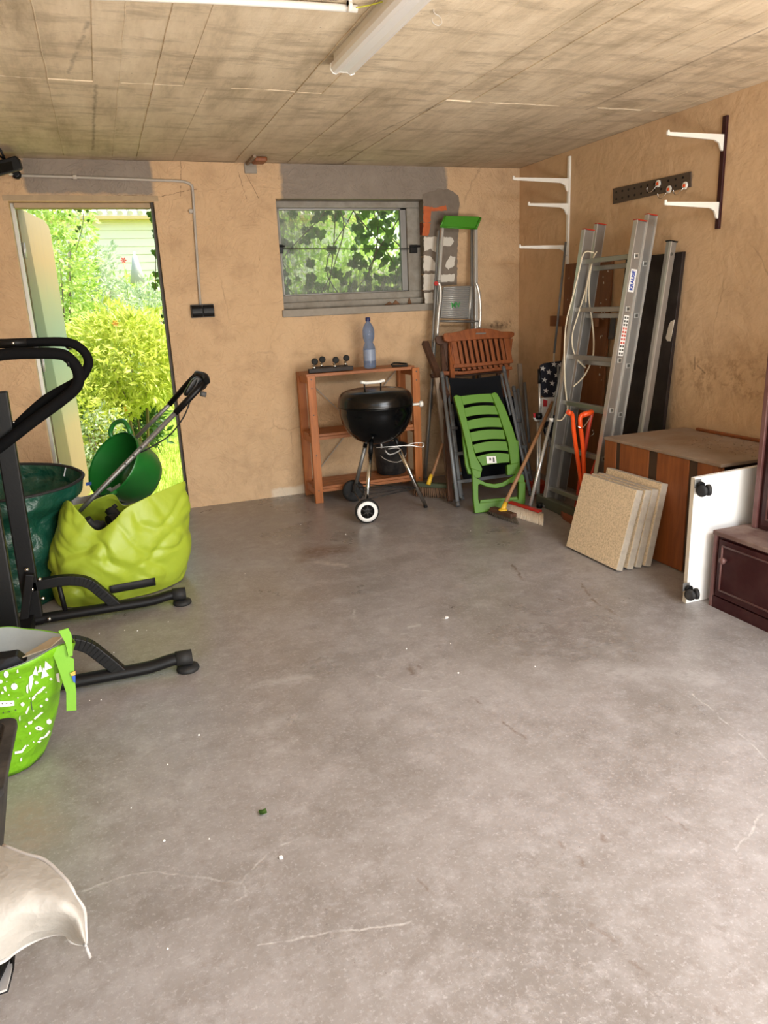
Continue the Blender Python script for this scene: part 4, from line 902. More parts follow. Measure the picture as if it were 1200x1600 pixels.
rb = thing('red_crate', (2.75, 4.28, 0), 'small red plastic item on the floor behind the camping chair legs', 'box')
MB().box((2.70, 4.30, 0), (2.80, 4.46, .07)).build('body', M_redd, rb, bevel=.01); MB().box((2.695, 4.29, .055), (2.805, 4.47, .075)).build('rim', M_redd, rb, bevel=.005)

# ------------------------------------------------------------------ aluminium ladder
ld = thing('ladder', (2.62, 3.77, 0), 'large two section aluminium ladder leaning on the right wall, red end caps', 'ladder')
def lad_section(x0, x1, zt, yf, yn, dep, tk, rung0, n, foot=0.0, caps=True):
    f0, f1 = Vector((x0, 0, foot)), Vector((x1, 0, zt)); d_ = (f1-f0).normalized(); nn = Vector((-d_.z, 0, d_.x)); 
    for y in (yf, yn):
        off = Vector((0, y, 0)); w_ = nn*dep/2
        sg = -1 if y == yf else 1
        MB().bar(f0+off, f1+off, dep, tk, up=(0, 1, 0)).build('rail', M_alu, ld, bevel=.003)
        for s in (-1, 1):   # raised flanges
            MB().bar(f0+off+w_*s+Vector((0, sg*-.004, 0)), f1+off+w_*s+Vector((0, sg*-.004, 0)), .005, tk+.008, up=(0, 1, 0)).build('rail_flange', M_alul, ld)
        if caps: MB().bar(f1+off, f1+off+d_*.006, dep+.004, tk+.008, up=(0, 1, 0)).build('end_cap', M_redd, ld)
    for k in range(n):
        z = rung0+k*.28; u = (z-foot)/(zt-foot); p = f0.lerp(f1, u)
        MB().bar(p+Vector((0, yf, 0)), p+Vector((0, yn, 0)), .030, .028).build('rung', M_alu, ld, bevel=.003)
        q = MB(); q.box(p+Vector((-.014, yn-tk/2-.004, -.014)), p+Vector((.014, yn-tk/2-.001, .014))); rp = q.build('rung_plug', M_alul, ld, bevel=.002)
        MB().box(p+Vector((-.008, yn-tk/2-.0055, -.008)), p+Vector((.008, yn-tk/2-.004, .008))).build('plug_hole', M_dktxt, rp)
    return f0, f1, d_, nn
F0, F1, DL, NL = lad_section(2.59, 2.84, 1.70, 4.0, 3.53, .066, .024, .40, 5)
lad_section(2.705, 2.955, 1.735, 4.04, 3.585, .060, .024, .36, 5, .02)
MB().bar((2.585, 4.10, .035), (2.57, 3.60, .035), .05, .07).build('stabiliser_bar', mat('greenish grey aluminium', (.12, .125, .09), .5, .4), ld, bevel=.005)
MB().bar((2.60, 4.0, .13), (2.60, 3.53, .13), .028, .03).build('rung', M_alu, ld, bevel=.003)
tk = .024
def onrail(z, dw=0.0): u = z/1.70; p = F0.lerp(F1, u)+NL*dw; return Vector((p.x, 3.53-tk/2, p.z))
def stick(z0, z1, hw, m, nm, dy=-.0015, dw=0, par=ld):
    a, c = onrail(z0, dw), onrail(z1, dw); q = MB().prism([a-NL*hw+Vector((0, dy, 0)), a+NL*hw+Vector((0, dy, 0)), c+NL*hw+Vector((0, dy, 0)), c-NL*hw+Vector((0, dy, 0))], (0, -.0008, 0)); return q.build(nm, m, par)
s1 = stick(1.33, 1.45, .020, M_sticker, 'sticker')
mid = onrail(1.39); text_mesh('KRAUSE', .029, .0004, M_bluetxt, s1, basis((mid.x, mid.y-.0034, mid.z), DL, NL), bold=.0012)
s2 = stick(.985, 1.205, .017, M_sticker, 'warning_label')
q = MB(); q2 = MB()
for i in range(11):
    for j in (-1, 1):
        z = .998+i*.0195; a = onrail(z, j*.008); (q2 if 3 <= i <= 7 else q).box(a+Vector((-.0055, -.0035, -.006)), a+Vector((.0055, -.0026, .006)))
q.build('dark_print', M_dktxt, s2); q2.build('red_print', M_redtxt, s2)
lr = thing('ladder_brace', (3.0, 3.45, 0), 'single aluminium rail standing right of the ladder before the dark panel', 'rail')
MB().bar((2.80, 3.455, .02), (2.995, 3.455, 1.585), .050, .028, up=(0, 1, 0)).build('rail', M_alu, lr, bevel=.003)
MB().bar((2.778, 3.443, .02), (2.973, 3.443, 1.585), .006, .030, up=(0, 1, 0)).build('rail_flange', M_alul, lr)
MB().bar((2.995, 3.455, 1.583), (2.996, 3.455, 1.59), .056, .034, up=(0, 1, 0)).build('end_cap', M_black, lr)
MB().lathe([(.009, 0), (.009, .003)], (2.985, 3.440, 1.52), axis=(0, -1, 0), n=10).build('bolt', M_dktxt, lr)
# cable hanging on the ladder
ch = thing('extension_cable', (2.8, 4.0, 1.55), 'ivory cable hung in long loops from the ladder top rung', 'cable')
K = crop(820, 330, .21667); Kc = crop(820, 420, .15)
def CP(fn, x, y, yy=3.945, xx=None): return at(*fn(x, y), y=yy)
MB().tube([CP(K, 500, 300, 3.93), CP(K, 445, 292, 3.95), CP(K, 415, 330, 3.95), CP(K, 385, 460, 3.95), CP(K, 345, 620, 3.95), CP(K, 300, 800, 3.96), CP(K, 285, 1000, 3.96), CP(K, 290, 1230, 3.96), CP(K, 300, 1330, 3.97), CP(Q3, 470, 200, 3.96), CP(Q3, 490, 380, 3.95), CP(Q3, 495, 460, 3.95), CP(Q3, 450, 545, 3.95), CP(Q3, 400, 552, 3.96)], .0048, 8, smooth=5).build('loop', M_cable, ch)
MB().tube([CP(K, 520, 290, 3.92), CP(K, 490, 350, 3.93), CP(K, 465, 500, 3.94), CP(K, 465, 660, 3.94), CP(K, 485, 790, 3.94), CP(K, 497, 930, 3.94), CP(K, 490, 1050, 3.94), CP(K, 450, 1150, 3.94), CP(K, 410, 1210, 3.95), CP(K, 350, 1265, 3.96)], .0048, 8, smooth=5).build('loop', M_cable, ch)
MB().tube([CP(K, 500, 310, 3.94), CP(K, 480, 380, 3.945), CP(K, 440, 560, 3.95), CP(K, 380, 760, 3.95), CP(K, 345, 880, 3.95), CP(K, 345, 980, 3.95), CP(K, 380, 1070, 3.95), CP(K, 440, 1130, 3.95)], .0045, 8, smooth=5).build('loop', M_cable, ch)
MB().tube([CP(K, 500, 320, 3.935), CP(K, 470, 420, 3.94), CP(K, 445, 560, 3.94), CP(K, 440, 660, 3.94)], .0045, 8, smooth=5).build('loop', M_cable, ch)

# ------------------------------------------------------------------ boards on the right wall
pn = thing('dark_board', (3.03, 3.6, 0), 'tall dark umber furniture board leaning on the right wall behind the ladder', 'panel')
y0_, y1_ = 3.42, 3.90
MB().prism([(2.965, y0_+.03, .0), (2.965, y1_+.10, .0), (3.045, y1_, 1.53), (3.045, y0_, 1.53)], (.022, 0, 0)).build('board', M_dkpanel, pn, bevel=.002)
MB().prism([at(*p, x=3.02) for p in ((1048, 502), (1053, 500), (1047, 540), (1041, 541), (1042, 532), (1040, 528), (1045, 508))], (.006, 0, 0)).build('hinge_plate', M_boardedge, pn)
MB().prism([at(*p, x=3.03) for p in ((954, 498), (962, 490), (958, 530), (950, 530))], (.006, 0, 0)).build('fitting', M_greyp, pn)
bd = thing('orange_board', (3.05, 4.25, 0), 'orange brown wooden boards with paint spots leaning behind the ladder', 'board')
MB().prism([(3.0, 4.06, 0), (3.0, 4.57, 0), (3.05, 4.55, 1.535), (3.05, 4.04, 1.535)], (.018, 0, 0)).build('board', M_oboard, bd, bevel=.002)
MB().box((2.985, 4.10, 1.125), (3.012, 4.63, 1.195)).build('crosspiece', M_oboard, bd, bevel=.002)
q = MB(); rr = random.Random(11)
for i in range(46):
    y = rr.choice((4.50, 4.34, 4.12, 4.10, 4.08))+rr.uniform(-.012, .012); z = rr.uniform(.75, 1.5); s_ = rr.uniform(.002, .005); xx = 3.0+.05*z/1.535-.001
    q.prism([(xx, y-s_, z-s_), (xx, y+s_, z-s_*.5), (xx, y+s_*.6, z+s_*2.2), (xx, y-s_*.7, z+s_*2)], (-.001, 0, 0))
q.build('paint_spots', M_boardedge, bd, kind='stuff')
rd = thing('grey_rod', (3.0, 4.5, 0), 'thin grey metal tube leaning in the corner before the orange board', 'rod')
MB().tube([at(884, 378, x=3.03), at(866, 552, x=2.93)], .0075, 10).build('tube', M_greysteel, rd); e = at(866, 552, x=2.93); MB().tube([e, Vector((e.x-.03, e.y+.03, .01))], .006, 8).build('tip', M_galv, rd)

# ------------------------------------------------------------------ orange tubular frame
K4 = crop(870, 620, .1313)
of = thing('hand_cart', (2.62, 3.78, 0), 'orange red tubular cart handles with bent grips in front of the ladder', 'cart')
o_ = lambda x, y, yy: at(*K4(x, y), y=yy)
MB().tube([o_(140, 190, 3.62), o_(185, 215, 3.62), o_(205, 430, 3.63), o_(250, 750, 3.66), o_(275, 920, 3.67), o_(300, 1080, 3.68)], .0125, 12, smooth=3).build('tube', M_orange, of)
MB().tube([o_(425, 180, 3.60), o_(350, 195, 3.60), o_(285, 230, 3.60), o_(280, 330, 3.60), o_(310, 600, 3.62), o_(325, 900, 3.64), o_(330, 1050, 3.65)], .0125, 12, smooth=3).build('tube', M_orange, of)
MB().tube([o_(420, 175, 3.63), o_(385, 330, 3.63), o_(345, 560, 3.65), o_(300, 820, 3.68), o_(255, 1150, 3.72), o_(210, 1420, 3.75)], .0125, 12, smooth=3).build('tube', M_redd, of)
for a, c, yy in (((130, 178), (165, 205), 3.617), ((415, 182), (300, 222), 3.597)): MB().tube([o_(*a, yy), o_(*c, yy)], .0155, 12).build('grip', M_orange, of)
MB().tube([o_(250, 350, 3.60), o_(300, 372, 3.59), o_(350, 320, 3.60), o_(400, 240, 3.61)], .0035, 6, smooth=4).build('wire_catch', M_steel, of)
b0 = at(872, 800, z=0); MB().prism([at(*p, z=0) for p in ((873, 800), (884, 797), (905, 805), (900, 824), (880, 812))], (0, 0, .03)).build('base_plate', mat('rusty red steel', (.25, .07, .03), .6), of, bevel=.004)
rt_ = thing('red_tube', (2.75, 3.62, 0), 'thin deep red tube leaning between the orange frame and the wooden cabinet', 'tube')
MB().tube([at(945, 680, y=3.56), at(918, 760, y=3.62), at(905, 800, z=.01)], .0095, 10).build('tube', M_redd, rt_)
hk2 = thing('wire_hook', (2.8, 3.7, .7), 'small chrome wire hook on the ladder rung behind the orange handles', 'hook')
MB().tube([at(926, 672, y=3.76), at(928, 677, y=3.76), at(924, 681, y=3.76), at(918, 682, y=3.76)], .003, 6, smooth=4).build('wire', M_steel, hk2)

# ------------------------------------------------------------------ wooden cabinet lying on its back
cx0, cx1, cy0, cy1, ch_ = 2.50, 3.04, 2.50, 3.30, .572
cb = thing('wooden_cabinet', (2.77, 2.9, 0), 'orange brown wooden cabinet with dark vertical strips and dusty top', 'cabinet')
def cab_face(y0q, y1q, m, nm, pr=0.0): return MB().box((cx0-pr, y0q, .004), (cx0+.018, y1q, ch_-.012)).build(nm, m, cb, bevel=.0015)
ys = [cy1-.005, 3.175, 3.135, 2.93, 2.88, 2.66, 2.615, cy0+.004]
ys = [at(945, 690, x=cx0).y, at(963, 690, x=cx0).y, at(969, 692, x=cx0).y, at(1014, 705, x=cx0).y, at(1027, 710, x=cx0).y, at(1077, 720, x=cx0).y, at(1090, 725, x=cx0).y, cy0+.002]
for i in range(7):
    cab_face(ys[i+1]+.001, ys[i]-.001, M_panel if i % 2 == 0 else M_darkstripe, 'front_board' if i % 2 == 0 else 'dark_strip', 0 if i % 2 == 0 else -.003)
yl = ys[0]
MB().box((cx0-.004, cy0-.02, ch_-.012), (cx1, yl+.004, ch_+.004)).build('top_board', M_cabtop, cb, bevel=.003)
MB().box((cx0+.019, yl-.02, .004), (cx1, yl, ch_-.013)).build('side_board', M_panel, cb)
MB().box((cx0+.019, cy0+.0, .004), (cx0+.035, cy0+.02, ch_-.013)).build('side_frame', M_panel, cb)
MB().box((cx1-.02, cy0, .004), (cx1, yl-.02, ch_-.013)).build('back_board', M_darkstripe, cb)
MB().box((cx1-.03, cy0-.02, ch_+.0045), (cx1-.012, yl-.12, ch_+.020)).build('back_lip', M_panel, cb, bevel=.003)
# debris on top
q = MB(); rr = random.Random(5)
for i in range(160):
    x = rr.uniform(2.70, 3.0); y = rr.uniform(2.5, 3.0); s_ = rr.uniform(.002, .007); a_ = rr.uniform(0, 6.28)
    q.prism([(x, y, ch_+.0045), (x+s_*math.cos(a_), y+s_*math.sin(a_), ch_+.006), (x+s_*math.cos(a_+2), y+s_*math.sin(a_+2), ch_+.0075)], (0, 0, .001))
tag(q.build('crumbs', M_cabtop), 'loose crumbs and dust scattered on the wooden cabinet top', 'debris', kind='stuff')
# ------------------------------------------------------------------ white board with castors
wb = thing('castor_board', (2.45, 2.40, 0), 'white laminated board with black castors standing on edge against the cabinet', 'board')
W0 = at(1072, 943, z=0); byy = W0.y
xL = W0.x; xR = xL+.40; zt = at(1080, 748, y=byy).z
MB().prism([(xL, byy, 0), (xR, byy, 0), (xR, byy, zt+.012), (xL, byy, zt)], (0, .022, 0)).build('panel', M_board, wb, bevel=.0015)
eL = MB().prism([(xL-.0012, byy+.0005, .001), (xL-.0012, byy+.0215, .001), (xL-.0012, byy+.0215, zt-.001), (xL-.0012, byy+.0005, zt-.001)], (.001, 0, 0)).build('edge_band', M_boardedge, wb)
for px, py in ((1104, 768), (1085, 931)):
    p = at(px, py, y=byy-.055); c_ = thing('x', (0, 0, 0), 'x', 'x'); bpy.data.objects.remove(c_)
    pl_ = MB().box((p.x-.016, byy-.004, p.z+.004), (p.x+.020, byy-.0005, p.z+.042)).build('castor_plate', M_alud, wb, bevel=.002)
    hs = MB().lathe([(.012, 0), (.016, .008), (.016, .02)], (p.x+.004, byy-.004, p.z+.018), axis=(0, -1, 0), n=14).build('castor', M_black, wb)
    for dx in (-.016, .018):
        MB().lathe([(.008, -.009), (.021, -.009), (.0245, -.004), (.0245, .005), (.016, .009), (.005, .008)], (p.x+.006+dx, byy-.040, p.z), axis=(1 if dx > 0 else -1, -.35, 0), n=26).build('wheel', M_dgrey, hs)
# ------------------------------------------------------------------ low maroon cabinet
lx, ly1, ly0, lz = 2.322, 2.318, .95, .335
lc = thing('maroon_cabinet', (2.6, 1.7, 0), 'low dark maroon cabinet with panelled door, knob and dusty top at right edge', 'cabinet')
MB().box((lx+.012, ly0, .004), (lx+.36, ly1-.016, lz-.012)).build('carcass', M_maroon, lc)
MB().box((lx, ly1-.016, 0), (lx+.37, ly1, lz-.002)).build('side_panel', M_maroonedge, lc, bevel=.003)
MB().box((lx-.004, ly0, lz-.012), (lx+.38, ly1+.004, lz+.008)).build('top_board', M_redtop, lc, bevel=.004)
MB().box((lx+.002, ly0, .0), (lx+.014, ly1-.018, .052)).build('plinth', M_maroon, lc)
dy1, dy0, dz0, dz1 = ly1-.035, 1.50, .060, .312
dr = MB().box((lx-.002, dy0, dz0), (lx+.012, dy1, dz1)).build('door', M_maroon, lc, bevel=.002)
for (a, c) in (((dy0+.03, dz0+.03), (dy1-.02, dz0+.03)), ((dy0+.03, dz1-.025), (dy1-.02, dz1-.025)), ((dy1-.02, dz0+.03), (dy1-.02, dz1-.025)), ((dy0+.03, dz0+.03), (dy0+.03, dz1-.025))):
    MB().tube([(lx-.003, a[0], a[1]), (lx-.003, c[0], c[1])], .0045, 8).build('moulding', M_maroonedge, dr)
kp = at(1131, 876, x=lx-.012); MB().lathe([(.007, 0), (.007, .010), (.014, .014), (.015, .022), (.010, .028), (0, .029)], (lx-.002, kp.y, kp.z), axis=(-1, 0, 0), n=20).build('knob', M_maroonedge, dr, label='worn reddish knob')
uc = thing('tall_maroon_cabinet', (2.75, 1.9, lz), 'tall dark maroon cabinet door with pale highlit edge on top of the low cabinet', 'cabinet')
ux = 2.49; uy1 = at(1179, 800, x=ux).y
MB().box((ux+.002, .95, lz+.009), (ux+.30, uy1-.004, 1.30)).build('carcass', M_maroon, uc)
MB().box((ux-.012, uy1-.022, lz+.009), (ux+.004, uy1, 1.30)).build('edge_strip', M_maroonedge, uc, bevel=.003, label='pale edge strip with the highlight in its colour')  # highlight along the cabinet edge is put into this paler colour
MB().box((ux+.003, uy1-.003, lz+.009), (ux+.30, uy1+.006, 1.30)).build('side_panel', M_maroon, uc)
dd = MB().box((ux-.010, 1.2, lz+.03), (ux+.001, uy1-.045, 1.27)).build('door', M_maroon, uc, bevel=.002)
for a, c in (((uy1-.07, lz+.06), (uy1-.07, 1.25)), ((1.25, lz+.06), (uy1-.07, lz+.06))): MB().tube([(ux-.011, a[0], a[1]), (ux-.011, c[0], c[1])], .004, 8).build('moulding', M_maroonedge, dd)

# ------------------------------------------------------------------ four paving slabs
posn = ['front of the leaning stack, nearest the viewer', 'second from the front of the leaning stack', 'third from the front of the leaning stack', 'rearmost of the leaning stack, against the cabinet']
A0, B0 = at(884, 856, z=0), at(963, 894.5, z=0); TL0, TR0 = at(915, 749, x=2.315), at(1001, 778, x=2.315)
e = (B0-A0).normalized(); Ls = (B0-A0).length; lean = math.atan2(.095, .385)
nb = Vector((-e.y, e.x, 0)) if Vector((-e.y, e.x, 0)).x > 0 else Vector((e.y, -e.x, 0))
for i, off in enumerate((0, .060, .112, .162)):
    ln = (.250, .225, .205, .185)[i]
    up = (nb*math.sin(ln)+Vector((0, 0, math.cos(ln)))); th = -nb*math.cos(ln)*-1+Vector((0, 0, -math.sin(ln)))
    s0 = A0+nb*off+e*(.0, .004, .002, .012)[i]+Vector((0, 0, .0)); tk_ = .040
    lift = max(0, math.sin(ln)*tk_); o0 = s0+Vector((0, 0, lift))
    sl = thing('paving_slab', s0+e*Ls/2, 'square beige concrete paving slab, '+posn[i], 'paving slab', 'leaning paving slabs')
    o0 = o0; hgt_ = .410 - (0, .006, .010, -.014)[i]
    pts = [o0, o0+e*Ls, o0+e*Ls+up*hgt_, o0+up*hgt_]
    MB().prism([q+th*.0015 for q in pts], th*(tk_-.003)).build('core', M_slabe, sl, bevel=.003)
    ins = .003
    MB().prism([o0+e*ins+up*ins, o0+e*(Ls-ins)+up*ins, o0+e*(Ls-ins)+up*(hgt_-ins), o0+e*ins+up*(hgt_-ins)], th*.002).build('washed_face', M_slab, sl)

# ------------------------------------------------------------------ treadmill frame
tm = thing('treadmill', (-.3, 3.05, 0), 'black steel frame of a folded fitness machine with foam hand rails, at left', 'fitness machine')
yF, yN = 3.40, 2.70
def foot_side(y, xe, yend):
    q = MB(); q.tube([(-.55, y, .042), (-.3, y, .042), (-.1, y, .040), (xe-.14, y-.0, .040), (xe-.06, yend, .052), (xe-.01, yend, .050)], .029, 14, smooth=3, flat=.8); q.build('base_tube', M_blackm, tm)
    MB().tube([(xe-.045, yend, .052), (xe+.015, yend, .050)], .033, 14, flat=.85).build('end_sleeve', M_rubber, tm)
    MB().lathe([(.040, 0), (.044, .006), (.040, .018), (.018, .022)], (xe-.005, yend-.005, 0), n=22).build('foot_pad', M_rubber, tm)
    pts = [Vector((-.43, y, .20)), Vector((-.30, y, .205)), Vector((-.21, y, .180)), Vector((-.155, y, .12)), Vector((-.10, y, .045))]
    pts = cr_interp(pts, 5); b = MB()
    for i in range(len(pts)-1): b.bar(pts[i], pts[i+1]+(pts[i+1]-pts[i])*.25, .040, .045)
    b.build('arch_brace', M_blackm, tm, bevel=.004)
    MB().tube([(-.315, y, .05), (-.325, y, .20)], .011, 10).build('stay', M_blackm, tm)
foot_side(yF, at(285, 940, z=.05).x+.01, yF-.0)
foot_side(yN, at(297, 1040, z=.05).x, yN-.0)
for y in (yF, yN):
    MB().bar((-.445, y, .02), (-.425, y, 1.05), .072, .04, up=(0, 1, 0)).build('upright', M_blackm, tm, bevel=.006)
MB().bar((-.425, yF-.045, .27), (-.49, yF-.045, .03), .035, .03, up=(0, 1, 0)).build('gusset', M_blackm, tm, bevel=.004)
MB().box((-.50, yN, .03), (-.44, yF, .075)).build('crossbar', M_blackm, tm, bevel=.006)
MB().box((-.56, yN+.06, .30), (-.50, yF-.06, 1.05)).build('deck', M_dgrey, tm, bevel=.01)
for p in ((42, 890), (62, 905), (50, 921), (67, 935), (77, 967)):
    w_ = at(*p, y=yF-.045); MB().lathe([(.009, 0), (.009, .003), (.006, .007), (0, .008)], w_, axis=(0, -1, 0), n=12).build('bolt', M_steel, tm)
g3 = lambda x, y, yy: at(x*.2833, 500+y*.2833, y=yy)
MB().tube([g3(-120, 235, 3.36), g3(20, 190, 3.36), g3(300, 185, 3.36), g3(385, 215, 3.36), g3(432, 290, 3.36), g3(420, 370, 3.36), g3(330, 450, 3.36), g3(180, 560, 3.36), g3(40, 668, 3.36), g3(-60, 740, 3.37)], .0235, 14, smooth=6).build('hand_rail', M_foam, tm)
MB().tube([g3(-120, 130, 3.44), g3(20, 130, 3.44), g3(150, 125, 3.44), g3(360, 122, 3.44), g3(450, 160, 3.44), g3(488, 225, 3.44), g3(470, 285, 3.44), g3(420, 340, 3.44), g3(250, 440, 3.43), g3(100, 575, 3.42), g3(20, 650, 3.42)], .0195, 14, smooth=6).build('hand_rail', M_foam, tm)
MB().tube([g3(-10, 132, 3.435), g3(148, 124, 3.435)], .0165, 12).build('rail_sleeve', M_blackm, tm)
for p in ((73, 128), (75, 565)): MB().lathe([(.006, 0), (.005, .004), (0, .005)], g3(*p, 3.40), axis=(0, -1, .2), n=10).build('bolt', M_steel, tm)
MB().tube([g3(365, 150, 3.43), g3(380, 158, 3.40), g3(395, 160, 3.40)], .004, 6).build('sensor_pin', M_black, tm)
MB().tube([g3(372, 215, 3.35), g3(380, 255, 3.34)], .006, 6).build('sensor_pin', M_black, tm)

# ------------------------------------------------------------------ bags
def bagmesh(cols, nz, bulge, amp, seed, fold=1.0, ncol=6, expo=1.0):
    """cols: closed list of (bottom, top); returns rows bottom->top"""
    B = cr_interp([c[0] for c in cols], ncol, True); Tt = cr_interp([c[1] for c in cols], ncol, True); n = len(B)
    cb_ = sum((Vector(p) for p in B), Vector())/n; ct_ = sum((Vector(p) for p in Tt), Vector())/n; rows = []
    for i in range(nz+1):
        v = i/nz; row = []
        for k in range(n):
            p = B[k].lerp(Tt[k], v); c_ = cb_.lerp(ct_, v); o = p-c_; o.z = 0; ol = o.length or 1; o /= ol
            s_ = math.sin(math.pi*min(1, v**expo)); q = p+o*bulge*s_
            nz1 = noise.noise(Vector((q.x*5+seed, q.y*5, q.z*4))); nz2 = noise.noise(Vector((q.x*11+seed, q.y*11, q.z*9+3))); nz3 = 1-abs(noise.noise(Vector((q.x*6+seed*2, q.y*6+q.z*5, q.z*3-q.x*3))))*2
            f_ = (.25+.75*s_)
            u_ = q.x*.75+q.z*.9-q.y*.3; w_ = q.z*.6-q.x*.8
            cr1 = abs(noise.noise(Vector((u_*3.2+seed, w_*9, q.y*2)))); cr2 = abs(noise.noise(Vector((u_*9+seed*3, w_*4, q.y*3+5))))
            q += o*amp*f_*(nz1*1.0+nz2*.4-fold*.8*max(0, .22-cr1)*2.2-fold*.6*max(0, .18-cr2)*2.2)
            row.append(q)
        rows.append(row)
    return rows
# dark green garden refuse bag
gb = thing('garden_bag', (-.60, 3.9, 0), 'round dark green garden refuse bag standing open behind the black frame', 'bag')
cen = Vector((-.60, 3.86, 0)); cols = []
for k in range(14):
    a = 2*math.pi*k/14; ca, sa = math.cos(a), math.sin(a)
    bt = cen+Vector((ca*.235, sa*.20, .0)); tp = cen+Vector((.03+ca*.395, sa*.27+.02, .585+.035*sa-.01*ca))
    cols.append((bt, tp))
rows = bagmesh(cols, 30, .02, .020, 3, 2.2)
for i in range(len(rows)):
    v = i/30
    if v < .86:
        for k in range(len(rows[i])):
            p = rows[i][k]; c_ = cen+Vector((.02*v, 0, p.z)); o = p-c_; o.z = 0; p -= o*(.32*max(0, (v-.0))*(1 if v < .72 else (.86-v)/.14))
MB().grid(rows, True).build('fabric', M_gbag, gb, solid=.004, sub=1)
MB().tube(rows[-1], .009, 8, closed=True, flat=.8).build('rim_hoop', M_rubber, gb)
p = at(103, 738, y=4.02); MB().prism([at(*q_, y=4.035) for q_ in ((99, 744), (104, 745), (107, 730), (102, 729))], (0, .003, 0)).build('care_tag', M_paper, gb)
MB().lathe([(.0, .004), (.24, .004), (.24, .012), (0, .012)], cen, n=24).build('base', M_gbag, gb)
# lime bag
lb = thing('lime_bag', (-.04, 3.78, 0), 'large lime green tarpaulin bag with black strip, slumped open by the doorway', 'bag')
zc = crop(0, 740, .2833)
def LF(x, y, yy): return at(*zc(x, y), y=yy)
fr = 3.60
cols = [(LF(1000, 660, 3.70)*1, LF(1015, 42, 3.74)), (LF(850, 700, 3.60), LF(900, 90, 3.66)), (LF(700, 728, 3.57), LF(790, 140, 3.60)), (LF(560, 755, 3.56), LF(690, 195, 3.57)), (LF(470, 765, 3.57), LF(620, 265, 3.56)), (LF(400, 765, 3.58), LF(535, 312, 3.58)),
        (LF(335, 725, 3.62), LF(450, 235, 3.60)), (LF(300, 640, 3.70), LF(378, 148, 3.66)), (LF(300, 600, 3.85), LF(345, 180, 3.82)), (LF(430, 560, 4.0), LF(470, 160, 3.98)), (LF(620, 560, 4.04), LF(620, 112, 4.02)), (LF(760, 560, 4.04), LF(690, 175, 4.03)), (LF(900, 560, 3.98), LF(860, 110, 3.98)), (LF(1010, 600, 3.84), LF(985, 60, 3.86))]
cols = [(Vector((b_.x, b_.y, .004)), t_) for b_, t_ in cols]
rows = bagmesh(cols, 60, .052, .021, 9, 2.2, 9)
MB().grid(rows, True).build('fabric', M_limebag, lb, solid=.004, sub=1)
# black strip on the front, laid on the fabric surface
def surf_front(px, py):
    o_r, d_r = EYE, ray(px, py); best = None
    for i in range(len(rows)-1):
        for k in range(len(rows[0])):
            a_, b_, c_, d_2 = rows[i][k], rows[i][(k+1) % len(rows[0])], rows[i+1][(k+1) % len(rows[0])], rows[i+1][k]
            from mathutils.geometry import intersect_ray_tri
            for tri_ in ((a_, b_, c_), (a_, c_, d_2)):
                h = intersect_ray_tri(*tri_, d_r, o_r, True)
                if h is not None and (best is None or (h-o_r).length < (best-o_r).length): best = h
    return best
rs_ = []
for k in range(13):
    u = k/12; xq = 603+u*(855-603); yq = 620+u*(573-620); c1 = surf_front(*zc(xq, yq)); c2 = surf_front(*zc(xq+4, yq+42))
    if c1 and c2: rs_.append([c1+Vector((0, -.010, .003)), c1.lerp(c2, .5)+Vector((0, -.012, .003)), c2+Vector((0, -.010, .003))])
if len(rs_) > 2: MB().grid(rs_).build('black_strip', M_rubber, lb, solid=.002)
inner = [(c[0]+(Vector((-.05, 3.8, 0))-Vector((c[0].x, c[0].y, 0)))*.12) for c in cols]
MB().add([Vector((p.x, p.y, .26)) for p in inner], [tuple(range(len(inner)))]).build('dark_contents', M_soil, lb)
MB().tube([LF(640, 175, 3.90), LF(612, 205, 3.88), LF(650, 235, 3.84), LF(600, 262, 3.80)], [.012, .03, .022, .03], 8, smooth=3).build('black_cloth', M_rubber, lb)
MB().tube([LF(480, 250, 3.66), LF(520, 290, 3.68), LF(570, 280, 3.72)], [.02, .03, .02], 8, smooth=3).build('black_cloth', M_rubber, lb)
# bag of papers behind
pb_ = thing('paper_bag', (-.15, 4.35, 0), 'white bag of newspapers with blue print wedged behind the lime bag', 'bag')
cols = []
for k in range(10):
    a = 2*math.pi*k/10; cols.append((Vector((-.13+.20*math.cos(a), 4.33+.13*math.sin(a), .004)), Vector((-.13+.17*math.cos(a), 4.33+.11*math.sin(a), .34+.02*math.sin(3*a)))))
MB().grid(bagmesh(cols, 10, .02, .012, 5), True).build('sack', M_paper, pb_, solid=.003)
for i in range(4):
    x = -.26+i*.05; MB().prism([(x, 4.26, .20), (x+.11, 4.24+.02*i, .20), (x+.10, 4.26+.02*i, .385+.012*i), (x-.01, 4.28, .37)], (0, .008, 0)).build('newspaper', M_paper if i != 1 else M_whitep, pb_)
MB().prism([at(*q_, y=4.225) for q_ in ((134, 754), (143, 753), (143, 758), (134, 759))], (0, .004, 0)).build('blue_print', M_blue, pb_)
